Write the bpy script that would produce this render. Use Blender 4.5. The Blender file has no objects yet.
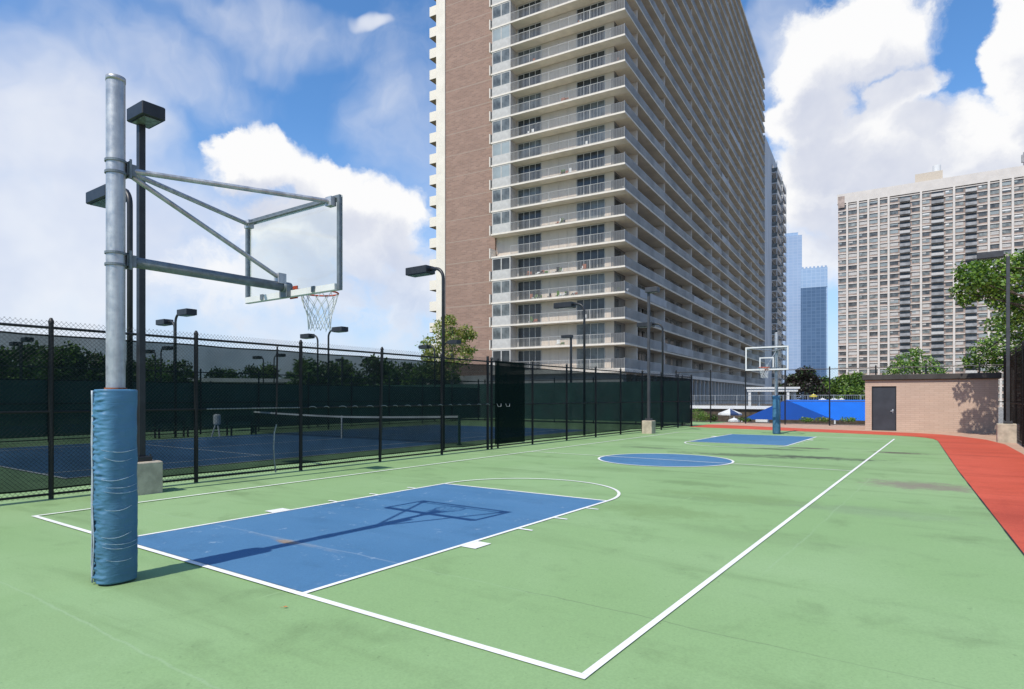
import bpy, math, random
from mathutils import Vector, Matrix, noise as mnoise
R = math.radians
random.seed(7)
sc = bpy.context.scene
col = sc.collection

# ------------------------------------------------------------------ camera frame (used only for measuring positions on the ground)
CX, CY, CH, YAW, F, HY = 6.38, -3.43, 1.745, 0.613, 622.0, 397.0
cs, sn = math.cos(YAW), math.sin(YAW)

def at_d(px, d):
    k = (px - 512) / F
    return (CX + d * (k * cs - sn), CY + d * (k * sn + cs))

# ------------------------------------------------------------------ mesh builder
class MB:
    def __init__(s):
        s.v = []; s.f = []; s.m = []
    def quad(s, a, b, c, d, m=0):
        i = len(s.v); s.v += [tuple(a), tuple(b), tuple(c), tuple(d)]; s.f.append((i, i+1, i+2, i+3)); s.m.append(m)
    def poly(s, pts, m=0):
        i = len(s.v); s.v += [tuple(p) for p in pts]; s.f.append(tuple(range(i, i+len(pts)))); s.m.append(m)
    def box(s, x0, x1, y0, y1, z0, z1, m=0):
        if x0 > x1: x0, x1 = x1, x0
        if y0 > y1: y0, y1 = y1, y0
        if z0 > z1: z0, z1 = z1, z0
        i = len(s.v)
        s.v += [(x0,y0,z0),(x1,y0,z0),(x1,y1,z0),(x0,y1,z0),(x0,y0,z1),(x1,y0,z1),(x1,y1,z1),(x0,y1,z1)]
        for q in ((0,3,2,1),(4,5,6,7),(0,1,5,4),(1,2,6,5),(2,3,7,6),(3,0,4,7)):
            s.f.append(tuple(i+k for k in q)); s.m.append(m)
    def cbox(s, x0, x1, y0, y1, z0, z1, c=.02, m=0):
        # box with chamfered vertical and top/bottom edges
        def ring(z, ins):
            a, b, e, g = x0+ins, x1-ins, y0+ins, y1-ins
            return [(a+c,e,z),(b-c,e,z),(b,e+c,z),(b,g-c,z),(b-c,g,z),(a+c,g,z),(a,g-c,z),(a,e+c,z)]
        rs = [ring(z0, c), ring(z0+c, 0), ring(z1-c, 0), ring(z1, c)]
        i = len(s.v)
        for r in rs: s.v += r
        for k in range(3):
            for j in range(8):
                s.f.append((i+k*8+j, i+k*8+(j+1)%8, i+(k+1)*8+(j+1)%8, i+(k+1)*8+j)); s.m.append(m)
        s.f.append(tuple(i+j for j in range(7,-1,-1))); s.m.append(m)
        s.f.append(tuple(i+24+j for j in range(8))); s.m.append(m)
    def tube(s, pts, r, n=8, cap=True, m=0):
        P = [Vector(p) for p in pts]
        rr = r if isinstance(r, (list, tuple)) else [r]*len(P)
        i0 = len(s.v); up = None
        for k, p in enumerate(P):
            if k == 0: t = P[1]-P[0]
            elif k == len(P)-1: t = P[-1]-P[-2]
            else: t = (P[k+1]-P[k]).normalized() + (P[k]-P[k-1]).normalized()
            t.normalize()
            if up is None:
                up = Vector((0,0,1)) if abs(t.z) < .9 else Vector((1,0,0))
            a = t.cross(up)
            if a.length < 1e-5: a = t.cross(Vector((0,1,0)))
            a.normalize(); b = a.cross(t).normalized(); up = b
            for j in range(n):
                th = 2*math.pi*j/n
                q = p + a*math.cos(th)*rr[k] + b*math.sin(th)*rr[k]
                s.v.append((q.x,q.y,q.z))
        for k in range(len(P)-1):
            for j in range(n):
                s.f.append((i0+k*n+j, i0+(k+1)*n+j, i0+(k+1)*n+(j+1)%n, i0+k*n+(j+1)%n)); s.m.append(m)
        if cap:
            s.f.append(tuple(i0+j for j in range(n))); s.m.append(m)
            e = i0+(len(P)-1)*n
            s.f.append(tuple(e+j for j in range(n-1,-1,-1))); s.m.append(m)
    def build(s, name, mats, parent=None, loc=(0,0,0), smooth=False):
        me = bpy.data.meshes.new(name)
        me.from_pydata(s.v, [], s.f)
        if not isinstance(mats, (list, tuple)): mats = [mats]
        for mm in mats: me.materials.append(mm)
        if len(mats) > 1: me.polygons.foreach_set('material_index', s.m)
        if smooth:
            me.polygons.foreach_set('use_smooth', [True]*len(me.polygons))
        me.update()
        return link(name, me, parent, loc)

def link(name, me, parent=None, loc=(0,0,0)):
    o = bpy.data.objects.new(name, me); col.objects.link(o)
    o.location = loc
    if parent: o.parent = parent
    return o

def tag(o, label=None, cat=None, group=None, kind=None):
    if label: o['label'] = label
    if cat: o['category'] = cat
    if group: o['group'] = group
    if kind: o['kind'] = kind
    return o

def thing(name, label, cat, loc=(0,0,0), rz=0, group=None):
    o = bpy.data.objects.new(name, None); col.objects.link(o)
    o.empty_display_size = .3
    o.location = loc; o.rotation_euler = (0,0,rz)
    return tag(o, label, cat, group)

def copy_tree(o, parent=None):
    c = o.copy(); col.objects.link(c)
    if parent: c.parent = parent
    for ch in list(o.children): copy_tree(ch, c)
    return c

# ------------------------------------------------------------------ materials
class NT:
    def __init__(s, tree): s.t = tree; s.n = tree.nodes; s.l = tree.links
    def add(s, typ, **kw):
        nd = s.n.new(typ)
        for k, v in kw.items(): setattr(nd, k, v)
        return nd
    def put(s, sock, val):
        if hasattr(val, 'is_output') or isinstance(val, bpy.types.NodeSocket): s.l.new(val, sock)
        elif val is not None: sock.default_value = val
    def math(s, op, a, b=None, c=None, clamp=False):
        nd = s.add('ShaderNodeMath', operation=op, use_clamp=clamp)
        s.put(nd.inputs[0], a)
        if b is not None: s.put(nd.inputs[1], b)
        if c is not None: s.put(nd.inputs[2], c)
        return nd.outputs[0]
    def vmath(s, op, a, b=None, scale=None):
        nd = s.add('ShaderNodeVectorMath', operation=op)
        s.put(nd.inputs[0], a)
        if b is not None: s.put(nd.inputs[1], b)
        if scale is not None: s.put(nd.inputs['Scale'], scale)
        return nd.outputs['Value'] if op in ('LENGTH','DOT_PRODUCT','DISTANCE') else nd.outputs[0]
    def noise(s, vec, scale, detail=4, rough=.55, dist=0):
        nd = s.add('ShaderNodeTexNoise'); nd.inputs['Scale'].default_value = scale
        nd.inputs['Detail'].default_value = detail; nd.inputs['Roughness'].default_value = rough
        nd.inputs['Distortion'].default_value = dist
        if vec is not None: s.l.new(vec, nd.inputs['Vector'])
        return nd
    def mix(s, fac, a, b, typ='MIX'):
        nd = s.add('ShaderNodeMix', data_type='RGBA', blend_type=typ)
        s.put(nd.inputs[0], fac); s.put(nd.inputs[6], a); s.put(nd.inputs[7], b)
        return nd.outputs[2]
    def smooth(s, x, lo, hi, a=0., b=1.):
        nd = s.add('ShaderNodeMapRange', interpolation_type='SMOOTHSTEP')
        s.put(nd.inputs[0], x); nd.inputs[1].default_value = lo; nd.inputs[2].default_value = hi
        nd.inputs[3].default_value = a; nd.inputs[4].default_value = b
        return nd.outputs[0]

ALB = .80                     # overall paint/stone reflectance against a strong sun
def c4(c): return (c[0]*ALB, c[1]*ALB, c[2]*ALB, 1)
def base_mat(name):
    m = bpy.data.materials.new(name); m.use_nodes = True
    t = NT(m.node_tree); p = t.n['Principled BSDF']
    return m, t, p

def mat(name, c, rough=.7, var=.12, scale=3., bump=0., bscale=40., metal=0., streak=False, spec=.4):
    m, t, p = base_mat(name)
    tc = t.add('ShaderNodeTexCoord').outputs['Object']
    v = tc
    if streak:
        mp = t.add('ShaderNodeMapping'); mp.inputs['Scale'].default_value = (1,1,.12); t.l.new(tc, mp.inputs[0]); v = mp.outputs[0]
    n = t.noise(v, scale, 5, .6)
    lo = [x*(1-var) for x in c]; hi = [min(1, x*(1+var)) for x in c]
    cc = t.mix(t.smooth(n.outputs[0], .3, .7), c4(lo), c4(hi))
    t.l.new(cc, p.inputs['Base Color'])
    p.inputs['Roughness'].default_value = rough; p.inputs['Metallic'].default_value = metal
    p.inputs['Specular IOR Level'].default_value = spec
    if bump:
        n2 = t.noise(tc, bscale, 4, .6)
        b = t.add('ShaderNodeBump'); b.inputs['Strength'].default_value = bump; b.inputs['Distance'].default_value = .02
        t.l.new(n2.outputs[0], b.inputs['Height']); t.l.new(b.outputs[0], p.inputs['Normal'])
    return m

def glass_like(name, c, rough=.08, var=.5, scale=.6):
    # window glass seen from outside: dark room behind a reflecting pane
    m = mat(name, c, rough, var, scale, spec=.5)
    return m

def trans_mat(name, c, alpha, rough=.9, tint=(1,1,1,1)):
    m, t, p = base_mat(name)
    tc = t.add('ShaderNodeTexCoord').outputs['Object']
    n = t.noise(tc, .9, 4, .6)
    tr = t.add('ShaderNodeBsdfTransparent'); tr.inputs[0].default_value = tint
    df = t.add('ShaderNodeBsdfDiffuse')
    cc = t.mix(n.outputs[0], c4([x*.6 for x in c]), c4([x*1.4 for x in c])); t.l.new(cc, df.inputs[0])
    mx = t.add('ShaderNodeMixShader')
    al = t.smooth(n.outputs[0], .2, .8, alpha-.05, alpha+.05)
    t.l.new(al, mx.inputs[0]); t.l.new(tr.outputs[0], mx.inputs[1]); t.l.new(df.outputs[0], mx.inputs[2])
    t.l.new(mx.outputs[0], t.n['Material Output'].inputs[0])
    return m

def board_glass(name):
    m, t, p = base_mat(name)
    tr = t.add('ShaderNodeBsdfTransparent'); tr.inputs[0].default_value = (.955,.98,.975,1)
    gl = t.add('ShaderNodeBsdfGlossy'); gl.inputs['Roughness'].default_value = .03
    tc = t.add('ShaderNodeTexCoord').outputs['Object']
    n = t.noise(tc, 3, 4, .6)
    df = t.add('ShaderNodeBsdfDiffuse'); df.inputs[0].default_value = (.7,.75,.76,1)
    fr = t.add('ShaderNodeFresnel'); fr.inputs[0].default_value = 1.45
    m1 = t.add('ShaderNodeMixShader'); t.l.new(t.smooth(n.outputs[0], .3, .8, .0, .008), m1.inputs[0]); t.l.new(tr.outputs[0], m1.inputs[1]); t.l.new(df.outputs[0], m1.inputs[2])
    m2 = t.add('ShaderNodeMixShader'); t.l.new(t.math('MULTIPLY', fr.outputs[0], .05), m2.inputs[0]); t.l.new(m1.outputs[0], m2.inputs[1]); t.l.new(gl.outputs[0], m2.inputs[2])
    t.l.new(m2.outputs[0], t.n['Material Output'].inputs[0])
    return m

def leaf_mat(name, c):
    m, t, p = base_mat(name)
    tc = t.add('ShaderNodeTexCoord').outputs['Object']
    n = t.noise(tc, 1.3, 3, .6)
    cc = t.mix(t.smooth(n.outputs[0], .3, .7), c4([x*.65 for x in c]), c4([x*1.35 for x in c]))
    df = t.add('ShaderNodeBsdfDiffuse'); t.l.new(cc, df.inputs[0])
    tl = t.add('ShaderNodeBsdfTranslucent')
    t.l.new(t.mix(1, cc, (1.1,1.2,.5,1), 'MULTIPLY'), tl.inputs[0])
    gl = t.add('ShaderNodeBsdfGlossy'); gl.inputs['Roughness'].default_value = .45; gl.inputs[0].default_value = (.5,.5,.5,1)
    mx = t.add('ShaderNodeMixShader'); mx.inputs[0].default_value = .35
    t.l.new(df.outputs[0], mx.inputs[1]); t.l.new(tl.outputs[0], mx.inputs[2])
    m2 = t.add('ShaderNodeMixShader'); m2.inputs[0].default_value = .06
    t.l.new(mx.outputs[0], m2.inputs[1]); t.l.new(gl.outputs[0], m2.inputs[2])
    t.l.new(m2.outputs[0], t.n['Material Output'].inputs[0])
    return m

def acrylic(name, c, c_dark, c_light, stains=(), cracks=(), scuff=0., grain=.02):
    """painted sports-court acrylic: broad fading, grime pools, scuffs, hairline seams"""
    m, t, p = base_mat(name)
    geo = t.add('ShaderNodeNewGeometry').outputs['Position']
    big = t.noise(geo, .22, 5, .6, .4).outputs[0]
    mid = t.noise(geo, 1.1, 6, .65, .3).outputs[0]
    mp = t.add('ShaderNodeMapping'); mp.inputs['Scale'].default_value = (.25, 1.2, 1); mp.inputs['Rotation'].default_value = (0,0,.15); t.l.new(geo, mp.inputs[0])
    wash = t.noise(mp.outputs[0], .8, 6, .62, .5).outputs[0]
    fine = t.noise(geo, 55, 3, .6).outputs[0]
    cc = t.mix(t.smooth(big, .35, .68), c4(c), c4(c_light))
    cc = t.mix(t.smooth(wash, .48, .72, 0, .8), cc, c4(c_dark))
    cc = t.mix(t.smooth(mid, .52, .74, 0, .5), cc, c4([x*.82 for x in c_dark]))
    g = t.smooth(fine, .3, .7, 1-grain*2, 1+grain*2)
    cc = t.mix(1, cc, t.add('ShaderNodeCombineColor').outputs[0], 'MULTIPLY') if False else cc
    sep = t.add('ShaderNodeSeparateXYZ'); t.l.new(geo, sep.inputs[0])
    X, Y = sep.outputs[0], sep.outputs[1]
    wob = t.math('MULTIPLY', t.math('SUBTRACT', t.math('MULTIPLY_ADD', t.noise(geo, 3.2, 6, .7, .4).outputs[0], .6, t.math('MULTIPLY', mid, .4)), .5), 3.4)
    for (sx, sy, rx, ry, strength, sc_) in stains:
        dx = t.math('DIVIDE', t.math('SUBTRACT', X, sx), rx); dy = t.math('DIVIDE', t.math('SUBTRACT', Y, sy), ry)
        r = t.math('SQRT', t.math('ADD', t.math('MULTIPLY', dx, dx), t.math('MULTIPLY', dy, dy)))
        r = t.math('ADD', r, wob)
        cc = t.mix(t.smooth(r, .25, 1.15, strength, 0), cc, c4(sc_))
    for (x0, y0, x1, y1, w, strength, kc) in cracks:
        L = math.hypot(x1-x0, y1-y0); nx, ny = -(y1-y0)/L, (x1-x0)/L
        dd = t.math('ADD', t.math('MULTIPLY', t.math('SUBTRACT', X, x0), nx), t.math('MULTIPLY', t.math('SUBTRACT', Y, y0), ny))
        al = t.math('ADD', t.math('MULTIPLY', t.math('SUBTRACT', X, x0), ny), t.math('MULTIPLY', t.math('SUBTRACT', Y, y0), -nx))
        dd = t.math('ABSOLUTE', t.math('ADD', dd, t.math('MULTIPLY', t.math('SUBTRACT', mid, .5), .16)))
        inl = t.math('MULTIPLY', t.smooth(al, -.4, .2), t.smooth(al, L-.2, L+.4, 1, 0))
        k = t.math('MULTIPLY', t.smooth(dd, w*.3, w, strength, 0), inl)
        k = t.math('MULTIPLY', k, t.smooth(wash, .35, .6, .35, 1))
        cc = t.mix(k, cc, c4(kc))
    if not scuff:
        # scattered ball scuffs, grit specks and faint drag marks
        sp = t.noise(geo, 9, 4, .6, .3).outputs[0]; sp2 = t.noise(geo, .5, 3, .6).outputs[0]
        cc = t.mix(t.math('MULTIPLY', t.smooth(sp, .64, .74, 0, .45), t.smooth(sp2, .45, .62)), cc, c4([x*.62 for x in c_dark]))
        mp2 = t.add('ShaderNodeMapping'); mp2.inputs['Scale'].default_value = (7,.7,1); mp2.inputs['Rotation'].default_value = (0,0,.5); t.l.new(geo, mp2.inputs[0])
        dr = t.noise(mp2.outputs[0], 1.3, 4, .6, .4).outputs[0]
        cc = t.mix(t.math('MULTIPLY', t.smooth(dr, .64, .74, 0, .30), t.smooth(sp2, .4, .6)), cc, c4([min(1,x*1.2+.03) for x in c_light]))
        gr = t.noise(geo, 38, 2, .5).outputs[0]
        cc = t.mix(t.smooth(gr, .70, .76, 0, .5), cc, c4([x*.5 for x in c_dark]))
    if scuff:
        sc1 = t.noise(geo, 5.5, 6, .7, .2).outputs[0]
        sc2 = t.noise(geo, .8, 2, .5).outputs[0]
        k = t.math('MULTIPLY', t.smooth(sc1, .58, .70, 0, scuff), t.smooth(sc2, .42, .56))
        cc = t.mix(k, cc, (.42,.52,.62,1))
    hs = t.add('ShaderNodeHueSaturation'); t.l.new(cc, hs.inputs['Color']); t.l.new(g, hs.inputs['Value'])
    t.l.new(hs.outputs[0], p.inputs['Base Color'])
    p.inputs['Roughness'].default_value = .78; p.inputs['Specular IOR Level'].default_value = .25
    b = t.add('ShaderNodeBump'); b.inputs['Strength'].default_value = .25; b.inputs['Distance'].default_value = .01
    t.l.new(t.noise(geo, 160, 2, .6).outputs[0], b.inputs['Height']); t.l.new(b.outputs[0], p.inputs['Normal'])
    return m

GRIME = (.09,.115,.075); GREY = (.27,.30,.25)
M = {}
M['court'] = acrylic('court_green', (.272,.432,.190), (.212,.328,.145), (.312,.472,.228),
    stains=[(3.2,16.2,1.9,.55,0.92,GRIME),(5.1,19.3,1.0,.42,0.92,(.13,.11,.085)),(2.4,19.6,.9,.4,0.92,(.13,.13,.09)),(5.9,11.2,1.2,.8,0.92,(.27,.245,.19)),(1.2,15.6,2.2,.5,0.70,GRIME),
            (1.6,18.6,1.6,.4,0.70,GRIME),(-2.0,16.7,1.3,.4,0.56,GRIME),(.3,12.4,1.4,.35,0.56,(.22,.24,.17)),
            (2.6,5.6,1.4,.7,0.56,(.20,.31,.12)),(3.4,7.6,1.6,.6,0.56,(.20,.31,.12)),(2.2,8.9,1.0,.4,0.56,(.18,.28,.12)),(.9,-1.7,1.5,.5,0.28,(.22,.35,.14)),(5.4,7.4,1.5,.5,0.45,(.24,.33,.2)),(4.7,4.6,1.2,.4,0.35,(.24,.36,.17))],
    cracks=[(3.3,1.2,7.2,1.15,.012,.5,(.09,.12,.07)),(-4.4,1.17,3.3,1.19,.016,.28,(.40,.55,.36)),(-4.6,-1.41,6.5,-1.40,.016,.30,(.44,.58,.40)),(4.9,3.2,5.0,12,.018,.28,(.40,.55,.36)),(-6,9.3,6.2,9.1,.025,.22,(.2,.3,.15)),(-4,-4.0,7,-4.0,.016,.25,(.44,.58,.40))], grain=.03)
M['court_blue'] = acrylic('court_blue', (.075,.205,.375), (.060,.17,.31), (.095,.235,.41), scuff=.38,
    stains=[(-.1,1.12,.24,.10,.9,(.33,.22,.12)),(-.1,1.15,.8,.08,.35,(.3,.33,.36))],
    cracks=[(-1.9,1.17,1.9,1.19,.02,.4,(.30,.40,.52))], grain=.03)
M['tennis_blue'] = acrylic('tennis_blue', (.082,.195,.355), (.068,.16,.30), (.10,.225,.39), scuff=.1)
M['track_red'] = acrylic('track_red', (.60,.10,.055), (.46,.075,.042), (.68,.125,.075),
    stains=[(7.3,8.3,.7,2.0,.4,(.36,.05,.03)),(7.8,14.5,.5,1.5,.2,(.4,.05,.03))], grain=.05)
M['paving'] = mat('pink_paving', (.55,.36,.26), .85, .14, 2.2, .2, 60)
def line_mat(name, c, under, wear):
    m, t, p = base_mat(name)
    geo = t.add('ShaderNodeNewGeometry').outputs['Position']
    a = t.noise(geo, 14, 5, .65).outputs[0]; b_ = t.noise(geo, .9, 3, .6).outputs[0]
    k = t.math('MULTIPLY', t.smooth(a, .56, .70, 0, 1), t.smooth(b_, .40, .62, .15, wear))
    cc = t.mix(t.smooth(b_, .3, .7), c4([x*.88 for x in c]), c4(c))
    t.l.new(t.mix(k, cc, c4(under)), p.inputs['Base Color']); p.inputs['Roughness'].default_value = .75
    return m
M['line'] = line_mat('line_paint', (.98,.98,.95), (.55,.62,.48), .55)
M['line_old'] = line_mat('faded_line_paint', (.90,.92,.84), (.42,.55,.33), .5)
M['concrete'] = mat('pier_concrete', (.52,.45,.35), .85, .22, 3.5, .3, 50)
M['black'] = mat('black_fence_coating', (.010,.011,.012), .45, .3, 6)
M['wire'] = mat('black_chain_wire', (.012,.013,.014), .5, .2, 6)
M['rail_grey'] = mat('weathered_rail', (.30,.32,.33), .5, .2, 8)
M['bronze'] = mat('dark_lamp_paint', (.022,.024,.028), .42, .25, 5)
M['grey_pole'] = mat('grey_pole_paint', (.055,.057,.064), .45, .2, 4)
M['lens'] = mat('lamp_lens', (.15,.18,.18), .2, .4, 9)
M['galv'] = None
M['cloth'] = trans_mat('windscreen_cloth', (.016,.026,.026), .825, tint=(.84,.96,1,1))
M['cloth_dense'] = trans_mat('doubled_windscreen_cloth', (.010,.018,.017), .95)
M['far_cloth'] = trans_mat('green_screen_cloth', (.06,.128,.106), .97)
M['white'] = mat('white_paint', (.78,.78,.76), .5, .05, 4)
M['net_white'] = mat('net_cord', (.72,.72,.70), .8, .1, 20)
M['net_dark'] = trans_mat('tennis_net_mesh', (.015,.018,.018), .42)
M['orange'] = mat('orange_rim', (.62,.09,.03), .5, .15, 8)
M['glass_board'] = board_glass('backboard_glass')
M['rust'] = mat('rust', (.32,.10,.03), .9, .4, 30)

def galvanised():
    m, t, p = base_mat('galvanised_steel')
    tc = t.add('ShaderNodeTexCoord').outputs['Object']
    n = t.noise(tc, 9, 5, .65)
    mp = t.add('ShaderNodeMapping'); mp.inputs['Scale'].default_value = (14,14,.9); t.l.new(tc, mp.inputs[0])
    s_ = t.noise(mp.outputs[0], 1.0, 5, .6)
    f = t.math('MULTIPLY_ADD', n.outputs[0], .5, t.math('MULTIPLY', s_.outputs[0], .5))
    t.l.new(t.mix(t.smooth(f, .35, .65), (.31,.32,.34,1), (.52,.53,.55,1)), p.inputs['Base Color'])
    p.inputs['Metallic'].default_value = .55
    t.l.new(t.smooth(n.outputs[0], .3, .7, .36, .55), p.inputs['Roughness'])
    return m
M['galv'] = galvanised()
M['galv_dark'] = mat('dull_galvanised', (.20,.23,.25), .5, .2, 12, metal=.4)

def pad_mat():
    m, t, p = base_mat('blue_pad_vinyl')
    tc = t.add('ShaderNodeTexCoord').outputs['Object']
    n = t.noise(tc, 4, 6, .65)
    cc = t.mix(t.smooth(n.outputs[0], .3, .72), (.036,.115,.200,1), (.056,.155,.248,1))
    # paler blue towards the top of the pad
    sep = t.add('ShaderNodeSeparateXYZ'); t.l.new(tc, sep.inputs[0])
    top_mix = t.smooth(sep.outputs[2], .2, 1.8, 0, .38)
    cc = t.mix(top_mix, cc, (.075,.225,.40,1))
    wr = t.noise(tc, 3.2, 3, .5)
    mp = t.add('ShaderNodeMapping'); mp.inputs['Scale'].default_value = (2,2,9); t.l.new(tc, mp.inputs[0])
    nz = t.noise(mp.outputs[0], 1.6, 4, .6, .6)
    b = t.add('ShaderNodeBump'); b.inputs['Strength'].default_value = .5; b.inputs['Distance'].default_value = .02
    t.l.new(nz.outputs[0], b.inputs['Height']); t.l.new(b.outputs[0], p.inputs['Normal'])
    t.l.new(cc, p.inputs['Base Color']); p.inputs['Roughness'].default_value = .5
    return m
M['pad'] = pad_mat()
M['pad_edge'] = mat('pad_seam_tape', (.42,.48,.54), .7, .2, 10)
M['crease'] = mat('bleached_crease', (.40,.52,.62), .8, .2, 20)

# building materials
M['cream'] = mat('cream_concrete', (.66,.575,.485), .85, .08, .8, streak=True)
M['cream_white'] = mat('cream_white_edge', (.80,.725,.63), .8, .08, .9, streak=True)
M['soffit'] = mat('balcony_soffit', (.78,.68,.53), .9, .1, .5)
M['podium'] = mat('podium_wall', (.56,.55,.52), .85, .1, .5, streak=True)
M['window_dark'] = glass_like('window_glass_dark', (.045,.05,.052), .2)
M['window_mid'] = glass_like('window_glass_curtained', (.14,.155,.155), .25, .5, .8)
M['window_light'] = glass_like('window_glass_bright', (.33,.37,.37), .3, .18, .25)
M['frame'] = mat('pale_window_frame', (.60,.59,.57), .8, .08, 3)
M['panel'] = mat('grey_white_panel', (.56,.54,.51), .9, .1, 2)
M['railing'] = mat('grey_balcony_railing', (.19,.19,.19), .55, .15, .4)
M['railing_light'] = mat('pale_balcony_railing', (.42,.41,.385), .6, .1, .5)
M['rail_panel'] = mat('grey_railing_panel', (.45,.44,.415), .6, .38, .11)
M['rail_panel_light'] = mat('pale_railing_panel', (.38,.40,.41), .5, .15, .3)
M['box_white'] = mat('sunlit_box_paint', (.84,.77,.66), .8, .06, .8)
M['soffit_dark'] = mat('shaded_brown_soffit', (.30,.235,.155), .9, .15, .6)  # darker brown carries the shade under the box balconies
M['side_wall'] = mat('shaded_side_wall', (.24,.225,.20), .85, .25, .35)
M['brown'] = mat('brown_roof_trim', (.055,.05,.047), .7, .25, 2)
M['door_grey'] = mat('dark_door_paint', (.045,.05,.062), .45, .15, 2)

def brick_mat(name, c1, c2, mortar, bw, rh, ms=.012, joint=None, band=None):
    m, t, p = base_mat(name)
    tc = t.add('ShaderNodeTexCoord').outputs['Object']
    sep = t.add('ShaderNodeSeparateXYZ'); t.l.new(tc, sep.inputs[0])
    cb = t.add('ShaderNodeCombineXYZ')
    t.l.new(t.math('ADD', sep.outputs[0], sep.outputs[1]), cb.inputs[0]); t.l.new(sep.outputs[2], cb.inputs[1])
    b = t.add('ShaderNodeTexBrick'); t.l.new(cb.outputs[0], b.inputs['Vector'])
    b.inputs['Color1'].default_value = c4(c1); b.inputs['Color2'].default_value = c4(c2); b.inputs['Mortar'].default_value = c4(mortar)
    b.inputs['Scale'].default_value = 1; b.inputs['Brick Width'].default_value = bw; b.inputs['Row Height'].default_value = rh
    b.inputs['Mortar Size'].default_value = ms; b.inputs['Bias'].default_value = 0
    mp = t.add('ShaderNodeMapping'); mp.inputs['Scale'].default_value = (.35,.35,1.1); t.l.new(tc, mp.inputs[0])
    n = t.noise(mp.outputs[0], .9, 6, .7).outputs[0]
    cc = t.mix(t.smooth(n, .3, .7, 0, .5), b.outputs[0], c4([x*.68 for x in c1]))
    if band:
        z0, pitch, bc = band
        fr = t.math('FRACT', t.math('DIVIDE', t.math('SUBTRACT', sep.outputs[2], z0), pitch))
        k = t.math('LESS_THAN', fr, .045)
        cc = t.mix(t.math('MULTIPLY', k, .75), cc, c4(bc))
    t.l.new(cc, p.inputs['Base Color']); p.inputs['Roughness'].default_value = .85
    bp = t.add('ShaderNodeBump'); bp.inputs['Strength'].default_value = .4; bp.inputs['Distance'].default_value = .01
    t.l.new(b.outputs['Fac'], bp.inputs['Height']); bp.invert = True; t.l.new(bp.outputs[0], p.inputs['Normal'])
    return m
FZ0, FP, NF = 4.83, 2.75, 28           # first deck, storey pitch, storeys of the main tower
GZ = -2.3                               # lower ground level
M['tower_brick'] = brick_mat('tower_brick', (.40,.25,.19), (.29,.18,.138), (.36,.265,.21), .62, .21, .02, band=(FZ0-GZ, FP, (.385,.295,.235)))
M['shed_brick'] = brick_mat('shed_brick', (.65,.485,.38), (.60,.44,.34), (.50,.365,.285), .4, .1, .010)
M['grey_wall'] = mat('grey_end_wall', (.66,.66,.66), .85, .14, .7, streak=True)
M['tower_white'] = mat('tower_white_concrete', (.69,.635,.575), .8, .06, .3)
M['tower_brown'] = mat('tower_brown_spandrel', (.40,.315,.27), .8, .3, .4)
M['tower_grey'] = mat('tower_grey_metal', (.31,.31,.31), .6, .3, .5)

def curtain_wall(name, c1, c2, line, w, h):
    m, t, p = base_mat(name)
    tc = t.add('ShaderNodeTexCoord').outputs['Object']
    sep = t.add('ShaderNodeSeparateXYZ'); t.l.new(tc, sep.inputs[0])
    cb = t.add('ShaderNodeCombineXYZ')
    t.l.new(t.math('ADD', sep.outputs[0], sep.outputs[1]), cb.inputs[0]); t.l.new(sep.outputs[2], cb.inputs[1])
    b = t.add('ShaderNodeTexBrick', offset=0.0); t.l.new(cb.outputs[0], b.inputs['Vector'])
    b.inputs['Color1'].default_value = c4(c1); b.inputs['Color2'].default_value = c4(c2); b.inputs['Mortar'].default_value = c4(line)
    b.inputs['Scale'].default_value = 1; b.inputs['Brick Width'].default_value = w; b.inputs['Row Height'].default_value = h
    b.inputs['Mortar Size'].default_value = .35
    n = t.noise(tc, .012, 3, .5).outputs[0]
    cc = t.mix(t.smooth(n, .3, .7, 0, .35), b.outputs[0], c4([min(1,x*1.25) for x in c2]))
    t.l.new(cc, p.inputs['Base Color']); p.inputs['Roughness'].default_value = .22
    return m
M['pale_glass'] = curtain_wall('pale_curtain_wall', (.29,.39,.55), (.33,.43,.58), (.40,.48,.62), 6, 4.2)  # distance haze is mixed into the bluish glass tower colours
M['blue_glass'] = curtain_wall('blue_curtain_wall', (.062,.115,.205), (.082,.145,.25), (.12,.19,.30), 5, 4.2)
M['crown_glass'] = curtain_wall('crown_curtain_wall', (.28,.40,.57), (.33,.45,.61), (.40,.51,.66), 5, 4.2)

M['leaf_bright'] = leaf_mat('leaf_bright', (.23,.37,.055))
M['leaf_mid'] = leaf_mat('leaf_mid', (.125,.24,.04))
M['leaf_dark'] = leaf_mat('leaf_dark', (.042,.095,.022))
M['leaf_olive'] = leaf_mat('leaf_olive', (.33,.34,.085))
M['leaf_plum'] = leaf_mat('leaf_plum', (.035,.026,.022))
M['leaf_pine'] = leaf_mat('leaf_pine', (.12,.25,.055))
M['bark'] = mat('bark', (.10,.075,.055), .95, .35, 6, .5, 25)
M['bark_pale'] = mat('pale_bark', (.34,.30,.25), .9, .35, 6, .4, 25)
M['asphalt'] = mat('lower_pavement', (.30,.29,.27), .9, .2, .3)
M['soil'] = mat('planting_soil', (.085,.065,.045), .95, .4, 3, .5, 20)
M['blue_canvas'] = mat('blue_canvas', (.002,.14,.64), .8, .06, .6)
M['blue_canvas_dark'] = mat('shaded_blue_canvas', (.002,.07,.36), .8, .06, .6)  # shade of the end panels painted in as a darker blue
M['navy'] = mat('navy_cloth', (.03,.06,.16), .8, .1, 3)
M['yellow'] = mat('yellow_cloth', (.75,.62,.05), .8, .1, 3)

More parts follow.
